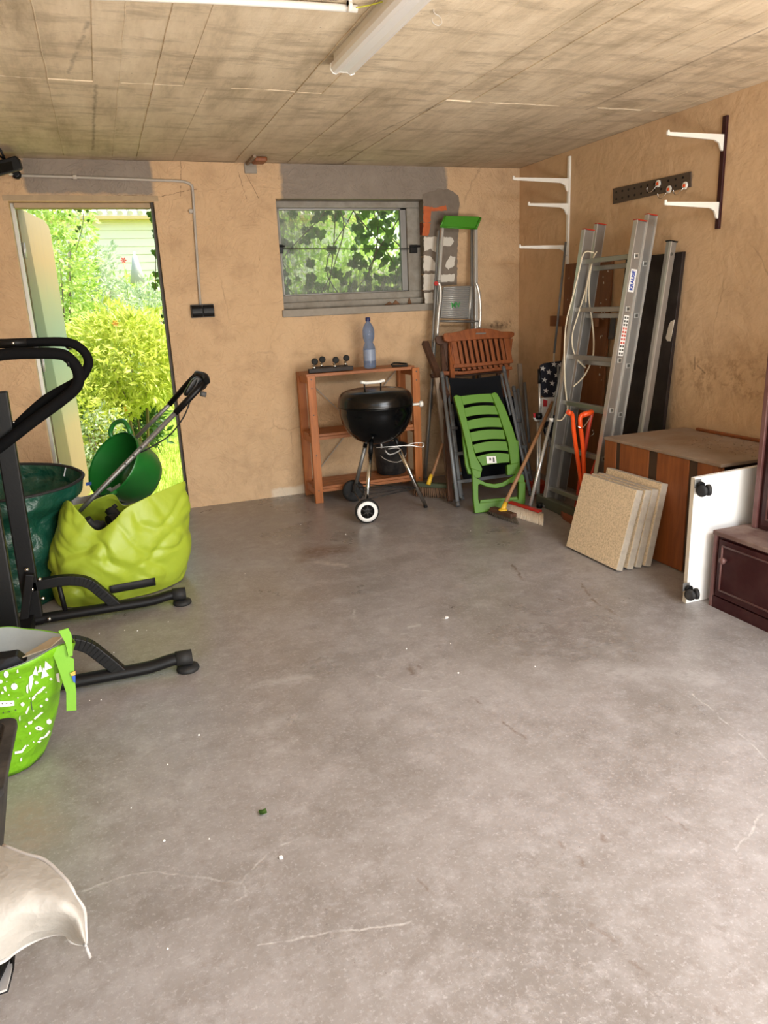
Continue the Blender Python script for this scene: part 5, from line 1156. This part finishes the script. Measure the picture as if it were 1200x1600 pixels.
# flexible tub lying tilted
tb_ = thing('flexible_tub', (.05, 4.22, .36), 'glossy dark green flexible tub with two handles tipped on its side', 'tub')
axis = Vector((.62, .0, -.66)).normalized(); axis = Vector((.62, .42, -.52)).normalized(); tc = at(180, 726, y=4.20)
MB().lathe([(.185, -.02), (.190, -.012), (.185, 0), (.172, .10), (.160, .17), (.140, .205), (.0, .21), (0, .203), (.136, .198), (.155, .165), (.166, .10), (.180, 0), (.182, -.012)], tc, axis=axis, n=44, cap=False).build('body', M_tub, tb_)
dX, rX, uX = frame_of(axis, (1, 0, 0))
for a0 in (math.atan2(0, 1),):
    pass
def rimpt(a, rad=.187, h=-.01): return tc+axis*h+(rX*math.cos(a)+uX*math.sin(a))*rad
def handle_at(ac):
    pts = [rimpt(ac-.42), rimpt(ac-.36, .21, -.03), rimpt(ac-.15, .238, -.045), rimpt(ac+.15, .238, -.045), rimpt(ac+.36, .21, -.03), rimpt(ac+.42)]
    MB().tube(pts, .013, 10, smooth=4).build('handle', M_tub, tb_)
best = max([k*.1 for k in range(63)], key=lambda a: rimpt(a).z); handle_at(best+.25); handle_at(best+math.pi+.25)
# lawn tool with two grey tubes and black handle
mw_ = thing('lawn_scarifier', (-.20, 3.97, .2), 'lawn tool with two grey tube handles and black grip standing in the bags', 'garden tool')
yq = 3.965
z3 = lambda x, y, yy: at(x*.2833, 500+y*.2833, y=yy)
e1 = z3(515, 975, yq); e2 = z3(975, 505, yq); ex_ = e1+(e1-e2)*.16
MB().tube([ex_, e1, e2], .0125, 12).build('tube', M_alud, mw_)
f1, f2 = z3(760, 640, 4.42), z3(935, 465, 4.22); MB().tube([f1+(f1-f2)*.5, f2], .011, 12).build('tube', M_alud, mw_)
for k in (.38, .48, .57): p = e1.lerp(e2, k); MB().lathe([(.005, 0), (.005, .003)], p+Vector((0, -.0125, .003)), axis=(0, -1, .2), n=8).build('bolt', M_black, mw_)
MB().tube([e2-(e2-e1)*.02, z3(1090, 385, yq), z3(1125, 350, yq+.02)], .0165, 12).build('grip', M_black, mw_)
MB().tube([f2, z3(1040, 345, 4.16), z3(1085, 300, 4.12)], .015, 12).build('grip', M_black, mw_)
MB().tube([z3(1140, 340, yq+.02), z3(1130, 310, 4.04), z3(1085, 298, 4.12)], .018, 12, smooth=3).build('grip', M_black, mw_)
MB().prism([z3(*p, 4.02) for p in ((1020, 395), (1060, 330), (1095, 310), (1150, 340), (1140, 375), (1100, 400), (1050, 420), (1015, 420))], (0, .05, 0)).build('switch_box', M_black, mw_, bevel=.008)
MB().tube([z3(1030, 400, 4.01), z3(1060, 345, 4.01), z3(1090, 320, 4.01), z3(1082, 360, 4.0), z3(1040, 412, 4.0)], .0045, 8, smooth=3).build('switch_bail', M_greyp, mw_)
MB().lathe([(.014, 0), (.014, .03)], z3(1105, 405, 4.02), axis=(1, 0, -.3), n=12).build('plug', M_greyp, mw_)
MB().tube([z3(1050, 445, 4.0), z3(1010, 540, 4.0), z3(930, 640, 4.0), z3(820, 708, 3.99), z3(775, 730, 3.97)], .0038, 8, smooth=5).build('cable', M_black, mw_)
# ------------------------------------------------------------------ green shopping bag
sg = thing('shopping_bag', (-.55, 2.35, 0), 'lime green reusable shopping bag with white doodle print at the left edge', 'bag')
zs_ = crop(0, 960, .175)
def SB(x, y, yy): return at(*zs_(x, y), y=yy)
F_ = lambda x, y: SB(x, y, 2.20)
btR = at(46, 1196, y=2.22); btR.z = .004; btL = at(18, 1207, y=2.22)
tR = at(118, 1004, y=2.24); tF = at(76, 1012, y=2.16); tL = at(0, 1050, y=2.10)
tB0 = at(0, 980, y=2.44); tB1 = at(36, 983, y=2.44); tB2 = at(84, 986, y=2.42)
cols = [(Vector((-.345, 2.33, .004)), tR), (Vector((-.385, 2.245, .004)), at(98, 1006, y=2.17)), (Vector((-.47, 2.21, .004)), at(52, 1030, y=2.11)), (Vector((-.62, 2.20, .004)), at(5, 1048, y=2.09)), (Vector((-.80, 2.20, .004)), at(5, 1048, y=2.09)+Vector((-.16, -.01, -.01))),
        (Vector((-.84, 2.28, .004)), at(5, 1048, y=2.09)+Vector((-.20, .2, 0))), (Vector((-.80, 2.46, .004)), tB0+Vector((-.18, 0, 0))), (Vector((-.62, 2.48, .004)), tB0), (Vector((-.48, 2.48, .004)), tB1+Vector((.01, 0, 0))), (Vector((-.38, 2.42, .004)), at(100, 990, y=2.38))]
rows = bagmesh(cols, 24, .004, .012, 14, 1.4, 5)
sbo = MB().grid(rows, True).build('fabric', M_shopbag, sg, solid=.002)
lin = [[p+(Vector((-.46, 2.28, p.z))-p)*.03 for p in r] for r in rows[9:]]
MB().grid(lin, True).build('lining', M_shopin, sg)
MB().add([p+(Vector((-.5, 2.27, p.z))-p)*.05 for p in rows[12]], [tuple(range(len(rows[12])))]).build('contents', M_greyp, sg)
MB().add([SB(200, 385, 2.16), SB(440, 300, 2.22), SB(560, 200, 2.30), SB(470, 210, 2.34), SB(200, 370, 2.22)], [(0, 1, 2, 3, 4)]).build('cardboard_insert', M_beige, sg, solid=.003)
MB().prism([SB(-60, 400, 2.15), SB(60, 385, 2.15), SB(150, 372, 2.15), SB(190, 400, 2.15), SB(240, 440, 2.15), SB(160, 480, 2.13), SB(-60, 520, 2.13)], (0, .05, 0)).build('black_case', M_black, sg, bevel=.004)
def bagsurf(px, py):
    from mathutils.geometry import intersect_ray_tri
    d_r = ray(px, py); best = None; m_ = len(rows[0])
    for i in range(len(rows)-1):
        for k in range(m_):
            a_, b_, c_, e_ = rows[i][k], rows[i][(k+1) % m_], rows[i+1][(k+1) % m_], rows[i+1][k]
            for tri_ in ((a_, b_, c_), (a_, c_, e_)):
                h = intersect_ray_tri(*tri_, d_r, EYE, True)
                if h is not None and (best is None or (h-EYE).length < (best-EYE).length): best = h
    return best
def doodle(polys, nm, m):
    q = MB()
    for poly in polys:
        pts = [bagsurf(*zs_(*p)) for p in poly]
        if any(p is None for p in pts): continue
        c_ = sum(pts, Vector())/len(pts); pts = [p+(EYE-p).normalized()*.004 for p in pts]
        ex_ = (EYE-c_).normalized()*.0015; q.prism(pts, ex_)
    if q.v: return q.build(nm, m, sg, kind='stuff')
def circ(x, y, r, n=9, k=1.0): return [(x+r*math.cos(6.283*i/n), y+r*k*math.sin(6.283*i/n)) for i in range(n)]
white = [circ(128, 645, 30), circ(5, 600, 18), circ(55, 535, 22, k=1.4), circ(455, 578, 12), circ(325, 610, 18, k=.8), circ(418, 762, 14), circ(202, 803, 18), circ(368, 818, 13), circ(438, 958, 24),
         [(405, 415), (468, 475), (395, 505)], [(385, 475), (438, 545), (368, 572)], [(290, 540), (320, 460), (340, 545)], [(335, 520), (360, 450), (380, 510)], [(262, 555), (290, 535), (300, 575), (275, 690), (255, 640)],
         [(285, 745), (385, 645), (412, 648), (290, 772)], [(0, 778), (125, 770), (128, 815), (0, 828)], [(235, 640), (250, 625), (252, 705), (236, 695)], [(500, 530), (525, 525), (535, 610), (510, 600)], [(455, 675), (530, 655), (555, 740), (520, 720), (460, 720)],
         [(250, 960), (290, 950), (285, 975), (255, 985)], [(170, 925), (180, 900), (184, 945), (174, 955)], circ(230, 1000, 9), [(180, 1290), (196, 1275), (194, 1310), (180, 1315)], circ(300, 1140, 7), circ(250, 1170, 6), [(330, 1140), (350, 1125), (372, 1130), (350, 1150)], circ(20, 700, 12), circ(80, 720, 6), circ(60, 600, 5), [(150, 500), (160, 490), (165, 520), (150, 525)], [(30, 650), (50, 640), (60, 690), (40, 680)], [(455, 1000), (470, 980), (476, 1000), (462, 1020)], circ(180, 560, 6), circ(350, 680, 5), circ(300, 860, 6),
         circ(572, 762, 16), [(225, 880), (255, 820), (265, 822), (240, 892)], [(300, 930), (370, 870), (388, 875), (315, 940)], [(468, 868), (520, 828), (535, 865), (500, 895)], [(310, 1010), (345, 995), (390, 1015), (375, 1035), (325, 1032)],
         [(345, 1115), (440, 1035), (452, 1045), (420, 1090), (360, 1120)], [(132, 1225), (190, 1215), (228, 1165), (238, 1175), (200, 1235), (132, 1248)], circ(140, 1025, 8, k=2), circ(268, 1062, 10), circ(160, 745, 6), circ(412, 695, 6), circ(265, 750, 5), [(372, 150), (385, 138), (378, 168)]]
doodle(white, 'white_print', M_whitep)
dark = [circ(345, 1016, 9, 6, 1.2), circ(455, 578, 5, 6), circ(128, 612, 4, 6), circ(30, 878, 7, 5), circ(85, 870, 7, 5), circ(140, 855, 7, 5), circ(20, 798, 5, 6), circ(60, 795, 6, 6), circ(100, 795, 6, 6), [(275, 780), (282, 775), (290, 850), (283, 855)]]
rr = random.Random(2); dark += [circ(rr.uniform(270, 440), rr.uniform(380, 500), 2.5, 5) for _ in range(26)]+[circ(rr.uniform(60, 420), rr.uniform(700, 1180), 2.6, 5) for _ in range(50)]
doodle(dark, 'dark_print', M_dktxt)
stp = [SB(450, 320, 2.15), SB(520, 280, 2.17), SB(590, 300, 2.16)]
MB().prism([SB(*p, 2.155) for p in ((450, 310), (580, 268), (620, 380), (660, 400), (665, 560), (680, 690), (682, 858), (592, 866), (590, 700), (545, 560), (500, 430))], (0, .005, 0)).build('strap', M_strap, sg, bevel=.001)
MB().prism([SB(*p, 2.145) for p in ((520, 150), (608, 125), (640, 190), (650, 370), (610, 380), (585, 260))], (0, .006, 0)).build('strap', M_strap, sg, bevel=.001)
MB().prism([SB(*p, 2.150) for p in ((625, 525), (672, 505), (674, 540), (640, 548))], (0, -.001, 0)).build('rainbow_print', M_flo, sg); MB().prism([SB(*p, 2.150) for p in ((642, 550), (674, 545), (672, 612), (655, 600))], (0, -.001, 0)).build('rainbow_print', M_blue, sg)

# ------------------------------------------------------------------ dark bin and white sack at the lower left
bn = thing('grey_bin', (-.62, 1.75, 0), 'dark grey plastic bin with rounded rim, mostly outside the left edge', 'bin')
tz = .40; tc_ = at(22, 1124, z=tz); bc_ = at(11, 1320, z=.0)
rows_ = []
def rr_(cx, cy, hx, hy, r, z, n=5):
    o = []
    for (sx, sy, a0) in ((1, -1, -90), (1, 1, 0), (-1, 1, 90), (-1, -1, 180)):
        for k in range(n+1):
            a = math.radians(a0+90*k/n); o.append(Vector((cx+sx*(hx-r)+r*math.cos(a), cy+sy*(hy-r)+r*math.sin(a), z)))
    return o
cxb, cyb = tc_.x-.25, tc_.y-.16
for z, g_ in ((.002, 0), (.20, .5), (.385, .92), (.387, 1.1), (.402, 1.12), (.402, .80), (.386, .72), (.05, .0)):
    s_ = g_; inner_ = .0 if z != .05 else -.02
    hx0, hy0 = (bc_.x-cxb), .13
    hx1, hy1 = .25, .155
    rows_.append(rr_(cxb, cyb+.01, hx0+(hx1-hx0)*min(s_, 1)+inner_+(.008 if g_ > 1 else 0), hy0+(hy1-hy0)*min(s_, 1)+inner_+(.008 if g_ > 1 else 0), .03, z))
MB().grid(rows_, True, smooth=False).add(rows_[0], [tuple(range(len(rows_[0])))]).build('body', M_dgrey, bn, bevel=.002)
# box under the sack
sk_ = thing('white_sack', (-.35, 1.1, .0), 'white woven plastic sack draped over a box at the lower left corner', 'sack')
sz = .47
edge_t = [(-90, 1300), (-30, 1312), (5, 1321), (40, 1335), (70, 1344), (100, 1372), (112, 1388), (117, 1400), (131, 1421), (133, 1450), (134, 1474)]
edge_b = [(-90, 1560), (-30, 1520), (5, 1503), (20, 1491), (40, 1478), (60, 1468), (75, 1463), (90, 1460), (105, 1463), (112, 1474), (134, 1477)]
rows_ = []
for i in range(len(edge_t)):
    row = []
    for j in range(11):
        v = j/10; px = edge_t[i][0]*(1-v)+edge_b[i][0]*v; py = edge_t[i][1]*(1-v)+edge_b[i][1]*v
        u = i/(len(edge_t)-1); z = sz+.02*math.sin(v*3.1)-.10*u**2-.09*v*v+.006*noise.noise(Vector((px*.03, py*.03, 1)))
        row.append(at(px, py, z=z))
    rows_.append(row)
MB().grid(rows_).build('cloth', M_sack, sk_, solid=.003, sub=2)
MB().tube([r[10]+Vector((0, 0, .003)) for r in rows_], .006, 8, smooth=3, flat=.5).build('hem', M_sackhem, sk_)
MB().tube([r[0] for r in rows_[2:]]+[rows_[-1][5], rows_[-1][10]], .0035, 8, smooth=3).build('hem', M_sackhem, sk_)
e = rows_[-1][10]; MB().tube([e, e+Vector((.002, -.003, -.012)), e+Vector((.004, -.004, -.024))], .003, 6).build('thread_end', M_sackhem, sk_)
cbx = thing('cardboard_box', (-.55, 1.15, 0), 'box beneath the white sack, hidden outside the left edge', 'box')
MB().box((-.92, .95, 0), (-.43, 1.40, .40)).build('body', M_beige, cbx, bevel=.003)
MB().box((-.925, 1.03, .3), (-.428, 1.06, .403)).build('tape', M_sackhem, cbx)
spz = thing('folded_strap', at(5, 1530, z=.25), 'black and white folded strap hanging just below the white sack', 'strap')
MB().prism([at(*p, z=.30) for p in ((-20, 1510), (5, 1500), (19, 1492), (19, 1510), (10, 1545), (-8, 1552))], (0, 0, -.004)).build('white_band', M_sackhem, spz)
MB().tube([at(20, 1492, z=.30), at(18, 1515, z=.295), at(10, 1548, z=.29), at(-10, 1554, z=.29)], .004, 6).build('black_edge', M_black, spz)
MB().tube([at(12, 1495, z=.305), at(-4, 1530, z=.305), at(-20, 1560, z=.305)], .006, 6).build('black_edge', M_black, spz)

# ------------------------------------------------------------------ things on the floor
def chip(px, py, s, m, nm, lbl, cat, up=.003, seed=1):
    rr = random.Random(seed); c = at(px, py, z=0); n = 7
    pts = [(c.x+s*(.6+.5*rr.random())*math.cos(6.283*k/n), c.y+s*(.6+.5*rr.random())*math.sin(6.283*k/n), .0008) for k in range(n)]
    tag(MB().prism(pts, (0, 0, up)).build(nm, m), lbl, cat)
chip(439, 1341, .007, M_whitep, 'paint_chip', 'white flake lying on the concrete floor below the green leaf', 'chip', .004, 3)
lf = thing('fallen_leaf', at(411, 1271, z=0), 'small curled green leaf lying on the middle of the floor', 'leaf')
c = at(411, 1271, z=0); MB().grid([[c+Vector((u*.010, v*.010-.004, .002+.006*abs(v)+.002*abs(u))) for v in (-1, -.3, .3, 1)] for u in (-1, 0, 1)]).build('blade', M_leafd, lf, solid=.001)
MB().tube([c+Vector((0, 0, .003)), c+Vector((-.012, .008, .004))], .001, 5).build('stem', M_leafl, lf)
chip(698, 966, .009, M_whitep, 'mortar_crumb', 'pale mortar crumb lying on the floor right of the pale stain', 'chip', .005, 5)
q = MB(); rr = random.Random(8)
for (px, py) in [(262, 1195), (311, 1149), (205, 1263), (257, 1314), (327, 1311), (262, 1483), (716, 1052), (704, 1006), (635, 1014), (836, 1042), (155, 990), (178, 1020), (195, 985), (215, 986), (229, 985), (263, 972), (140, 1095), (158, 1094), (470, 820), (540, 835), (735, 830), (383, 897)]:
    c = at(px, py, z=0); s_ = rr.uniform(.0015, .003); q.prism([(c.x-s_, c.y-s_, .0005), (c.x+s_, c.y-s_*.6, .0005), (c.x+s_*.7, c.y+s_, .0005), (c.x-s_*.8, c.y+s_, .0005)], (0, 0, s_))
tag(q.build('floor_crumbs', M_whitep), 'tiny white crumbs scattered over the concrete floor', 'debris', kind='stuff')

# ------------------------------------------------------------------ outside
struct(MB().box((-14, YB+T, -.12), (14, 22, -.02)).build('ground_garden', M_lawn))
struct(MB().box((-8, -9, -.14), (9, Y_FRONT, -.02)).build('ground_forecourt', M_yard))
def leaves(center, rad, n, ls, m, seed, wr=.45, hollow=.55, flatb=True, par=None, nm='foliage', bendy=.2):
    rg = np.random.default_rng(seed); c = np.array(center); r = np.array(rad)
    d_ = rg.normal(size=(n, 3)); d_ /= np.linalg.norm(d_, axis=1)[:, None]; rr = .25+.75*rg.random((n, 1))**.5
    lump = 1+.16*np.sin(d_[:, :1]*7+seed)*np.cos(d_[:, 2:]*6+seed*2); p = c+d_*r*rr*lump
    a = rg.normal(size=(n, 3))+d_*1.2; a[:, 2] -= .1; a /= np.linalg.norm(a, axis=1)[:, None]
    b = np.cross(a, rg.normal(size=(n, 3))); b /= np.linalg.norm(b, axis=1)[:, None]; nn = np.cross(a, b)
    L_ = ls*(.6+.8*rg.random((n, 1))); W_ = L_*wr/2
    v = np.stack([p, p+a*L_*.5+b*W_+nn*L_*bendy*.3, p+a*L_, p+a*L_*.5-b*W_+nn*L_*bendy*.3], 1).reshape(-1, 3)
    v[:, 2] = np.maximum(v[:, 2], -.015)
    off = np.array(par.location) if par else 0
    me = bpy.data.meshes.new(nm); me.from_pydata((v-off).tolist(), [], [(4*i, 4*i+1, 4*i+2, 4*i+3) for i in range(n)]); me.materials.append(m)
    o = bpy.data.objects.new(nm, me); col.objects.link(o)
    if par: o.parent = par
    o['kind'] = 'stuff'; return o
def bush(nm, lbl, x, y, rx, ry, z0, z1, n, ls, m, seed, wr=.45, core=True, grp='garden shrubs outside the doorway', cat='shrub'):
    t_ = thing(nm, (x, y, 0), lbl, cat, grp)
    leaves((x, y, (z0+z1)/2), (rx, ry, (z1-z0)/2), n, ls, m, seed, wr, par=t_)
    rr = random.Random(seed); q = MB()
    for k in range(7):
        a = rr.uniform(0, 6.28); q.tube([(x+.05*math.cos(a), y+.05*math.sin(a), -.02), (x+rx*.25*math.cos(a), y+ry*.25*math.sin(a), z0+(z1-z0)*.35), (x+rx*.5*math.cos(a), y+ry*.5*math.sin(a), z0+(z1-z0)*.6)], [.012, .007, .003], 6)
    q.build('stems', M_grey_wood, t_, kind='stuff'); return t_
bush('tall_shrub', 'tall light green shrub beside the opened door leaf', -.36, 8.0, .44, .4, .3, 3.2, 6200, .06, M_leafl, 2, .5)
bush('tall_shrub', 'tall light green shrub hidden behind the opened door leaf', -1.3, 9.0, 1.0, .8, .2, 3.4, 4500, .09, M_leafl, 12, .5)
bush('leafy_shrub', 'broad yellow green shrub with long leaves in the middle of the doorway', .22, 7.35, .56, .5, .42, 1.42, 5200, .085, M_leafy, 3, .32)
bush('leafy_shrub', 'low yellow green shrub with long leaves left of the lawn', -.22, 7.0, .32, .35, .0, .9, 2000, .07, M_leafy, 4, .35)
bush('grey_shrub', 'airy grey green shrub in front of the white house', -.02, 9.3, .42, .4, .6, 2.30, 3200, .06, M_leafg, 5, .45)
bush('grey_shrub', 'small grey green perennial at the lawn edge', -.12, 6.75, .22, .22, -.02, .62, 900, .05, M_leafg, 6, .4)
bush('grey_shrub', 'low pale grey shrub before the red blossom', .52, 9.6, .45, .4, .5, 1.75, 2600, .06, M_leafg, 25, .45)
bush('purple_shrub', 'dark purple leaved shrub at the right side of the doorway', .98, 8.6, .32, .35, .6, 1.75, 1100, .06, M_leafp, 7, .5)
bush('shade_foliage', 'dark green leaves standing for the shade under the broad yellow green shrub', .02, 7.75, .50, .4, -.02, .62, 1500, .09, M_leafd, 8, .4)  # dark leaf mass put in for the shade beneath the broad shrub
bush('hedge', 'long light green hedge at the back of the garden', .2, 12.3, 3.8, .6, -.1, 1.95, 9000, .11, M_leafl, 9, .5, cat='hedge')
bush('window_shrub', 'light green shrub beyond the garage window', 3.6, 10.2, 2.4, .9, .2, 3.1, 5500, .09, M_leafl, 19, .55)
bush('window_shrub', 'pale green shrub close behind the window, left part', 2.35, 7.2, .45, .4, .3, 2.0, 1300, .08, M_leafl, 21, .55)
for i, (px, py, yy, m, n_) in enumerate(((163, 650, 7.0, M_flo, 'orange_flower'), (198, 640, 7.0, M_flo, 'orange_flower'), (193, 407, 9.2, M_flr, 'red_flower'), (247, 525, 8.2, M_flr, 'red_flower'), (180, 505, 7.0, M_flo, 'orange_flower'))):
    c = at(px, py, y=yy); lb_ = ['orange blossom under the broad shrub, left one', 'orange blossom under the broad shrub, right one', 'red blossom in front of the white house', 'pinkish red blossom beside the right door jamb', 'faint orange blossom on the broad shrub'][i]
    t_ = thing(n_, c, lb_, 'flower', 'garden flowers'); r_ = (.045, .035, .035, .03, .03)[i]
    for k in range(6):
        a = k*math.pi/3; MB().add([c, c+Vector((math.cos(a-.4)*r_*.7, -.01, math.sin(a-.4)*r_*.7)), c+Vector((math.cos(a)*r_, -.02, math.sin(a)*r_)), c+Vector((math.cos(a+.4)*r_*.7, -.01, math.sin(a+.4)*r_*.7))], [(0, 1, 2, 3)]).build('petal', m, t_, solid=.002)
    MB().tube([c, Vector((c.x, c.y+.02, max(0, c.z-.5)))], .004, 5).build('stem', M_leafl, t_)
# grass blades
rg = np.random.default_rng(4); n = 14000; X_ = rg.uniform(-.9, 1.3, n); Y_ = YB+T+.05+(rg.random(n)**1.3)*5.5; h = rg.uniform(.03, .075, n); a = rg.uniform(0, 6.28, n)
dx, dy = np.cos(a)*.004, np.sin(a)*.004; v = np.stack([np.stack([X_-dx, Y_-dy, np.full(n, -.02)], 1), np.stack([X_+dx, Y_+dy, np.full(n, -.02)], 1), np.stack([X_+rg.normal(0, .014, n), Y_+rg.normal(0, .014, n), h], 1)], 1).reshape(-1, 3)
me = bpy.data.meshes.new('grass'); me.from_pydata(v.tolist(), [], [(3*i, 3*i+1, 3*i+2) for i in range(n)]); me.materials.append(M_blade); o = bpy.data.objects.new('grass', me); col.objects.link(o)
tag(o, 'short sunlit grass of the lawn outside the doorway', 'grass', kind='stuff')
# house
hs = thing('white_house', (2.5, 14.2, 0), 'white clapboard house with tiled roof edge at the end of the garden', 'house')
hy_ = 14.0; hx0_, hx1_ = -.6, 5.0; ztop = at(200, 341, y=hy_).z
MB().box((hx0_, hy_+.03, -.02), (hx1_, hy_+3, ztop)).build('wall', M_house, hs)
k = 0; z = .0
while z < ztop-.05:
    MB().prism([(hx0_, hy_+.028, z), (hx0_, hy_+.028, z+.128), (hx0_, hy_+.012, z+.128), (hx0_, hy_, z)], (hx1_-hx0_, 0, 0)).build('clapboard', M_house, hs); z += .13
MB().box((hx0_-.1, hy_-.18, ztop-.03), (hx1_+.1, hy_+.03, ztop+.02)).build('gutter', M_gut, hs)
zr_ = at(200, 330, y=hy_-.1).z
MB().prism([(hx0_-.1, hy_-.16, ztop+.05), (hx0_-.1, hy_+2, ztop+.9), (hx0_-.1, hy_+2, ztop+.85), (hx0_-.1, hy_-.16, ztop+.02)], (hx1_-hx0_+.2, 0, 0)).build('roof', M_tile, hs)
q = MB(); x = hx0_-.1
while x < hx1_: q.tube([(x, hy_-.17, ztop+.06), (x, hy_+1.9, ztop+.93)], .045, 6); x += .16
q.build('roof_tiles', M_tile, hs, kind='stuff')
pu = thing('closed_parasol', at(210, 425, y=10.6), 'closed white parasol or cloth cone beside the red blossom', 'parasol')
c = at(210, 398, y=10.6); MB().lathe([(.0, .0), (.03, -.02), (.05, -.12), (.10, -.35), (.0, -.36)], c, n=16).build('canopy', M_whitecloth, pu); MB().tube([c+Vector((0, 0, .04)), Vector((c.x, c.y, -.02))], .012, 8).build('pole', M_white, pu)
# ivy: one leaf mesh, copied
def ivy_leaf_mesh():
    pts = [(0, 0), (.30, -.10), (.55, .12), (.38, .38), (.42, .62), (.16, .68), (0, 1.0), (-.16, .68), (-.42, .62), (-.38, .38), (-.55, .12), (-.30, -.10)]
    me = bpy.data.meshes.new('leaf'); vs = [(x, y, .08*abs(x)) for x, y in pts]+[(0, .35, 0)]
    me.from_pydata(vs, [], [(12, i, (i+1) % 12) for i in range(12)]); me.materials.append(M_leafivy); return me
LM = ivy_leaf_mesh()
def ivy_leaf(par, p, s, rx, ry, rz):
    o = bpy.data.objects.new('leaf', LM); col.objects.link(o); o.parent = par; o.location = Vector(p)-par.location; o.scale = (s, s, s); o.rotation_euler = (rx, ry, rz); return o
rr = random.Random(21)
iv = thing('window_ivy', (1.75, YB+T+.10, 0), 'ivy with broad leaves climbing outside the window pane', 'ivy')
vines = []
for k in range(9):
    x = 1.25+k*.12+rr.uniform(-.04, .04); pts = [(x+rr.uniform(-.06, .06)+.05*j*rr.choice((-1, 1)), YB+T+.05+rr.uniform(0, .06), z) for j, z in enumerate((0, .6, 1.2, 1.6, 2.0, 2.3))]
    vines.append(cr_interp(pts, 6)); MB().tube(vines[-1], .004, 5).build('vine', M_dteak, iv)
def dens(x, z): return 1 if x > 1.62 else (.30 if z > 1.5 else .55)
cnt = 0
while cnt < 235:
    x = rr.uniform(1.24, 2.36); z = rr.uniform(1.36, 2.10)
    if rr.random() > dens(x, z): continue
    if 1.62 < x < 1.85 and 1.62 < z < 1.95 and rr.random() < .75: continue
    ivy_leaf(iv, (x, YB+T+rr.uniform(.03, .16), z), rr.uniform(.045, .085), math.radians(90+rr.uniform(-40, 40)), rr.uniform(-.5, .5)+math.pi*(rr.random() < .6), rr.uniform(-.8, .8)); cnt += 1
iv2 = thing('door_ivy', (.02, YB+T+.02, 2.0), 'dark ivy tendrils hanging from the top of the doorway', 'ivy', 'ivy around the doorway')
T0 = [at(*p, y=YB+T+.03) for p in ((132, 308), (130, 345), (127, 362), (118, 395))]
MB().tube(T0, .002, 5, smooth=3).build('vine', M_dteak, iv2)
for (px, py, s) in ((124, 330, .038), (133, 322, .032), (116, 328, .026), (136, 331, .024), (109, 337, .016), (138, 346, .024), (124, 357, .030), (120, 362, .022), (119, 374, .014), (117, 383, .012), (44, 319, .03), (48, 324, .03), (207, 320, .022), (218, 321, .028), (228, 320, .024), (222, 325, .02), (36, 318, .02)):
    p = at(px, py, y=YB+T+.035); ivy_leaf(iv2, p+Vector((0, 0, s*.5)), s, math.radians(-90+rr.uniform(-25, 25)), rr.uniform(-.3, .3), rr.uniform(-.5, .5))
iv3 = thing('door_ivy', (.45, YB+T+.02, 1.2), 'ivy leaves peeping in along the right edge of the doorway', 'ivy', 'ivy around the doorway')
MB().tube([at(243, y_, y=YB+T+.02) for y_ in (315, 350, 380, 410, 440, 455)], .003, 5, smooth=3).build('vine', M_dteak, iv3)
for (px, py, s) in ((232, 336, .05), (236, 345, .04), (238, 362, .03), (240, 370, .03), (239, 395, .045), (243, 402, .035), (242, 430, .050), (241, 448, .055), (246, 440, .04), (252, 470, .03), (253, 495, .03), (255, 505, .03)):
    p = at(px+2, py, y=YB+T+.03); ivy_leaf(iv3, p+Vector((0, 0, s*.4)), s, math.radians(-90+rr.uniform(-30, 30)), rr.uniform(-.3, .3), rr.uniform(-.6, .6))
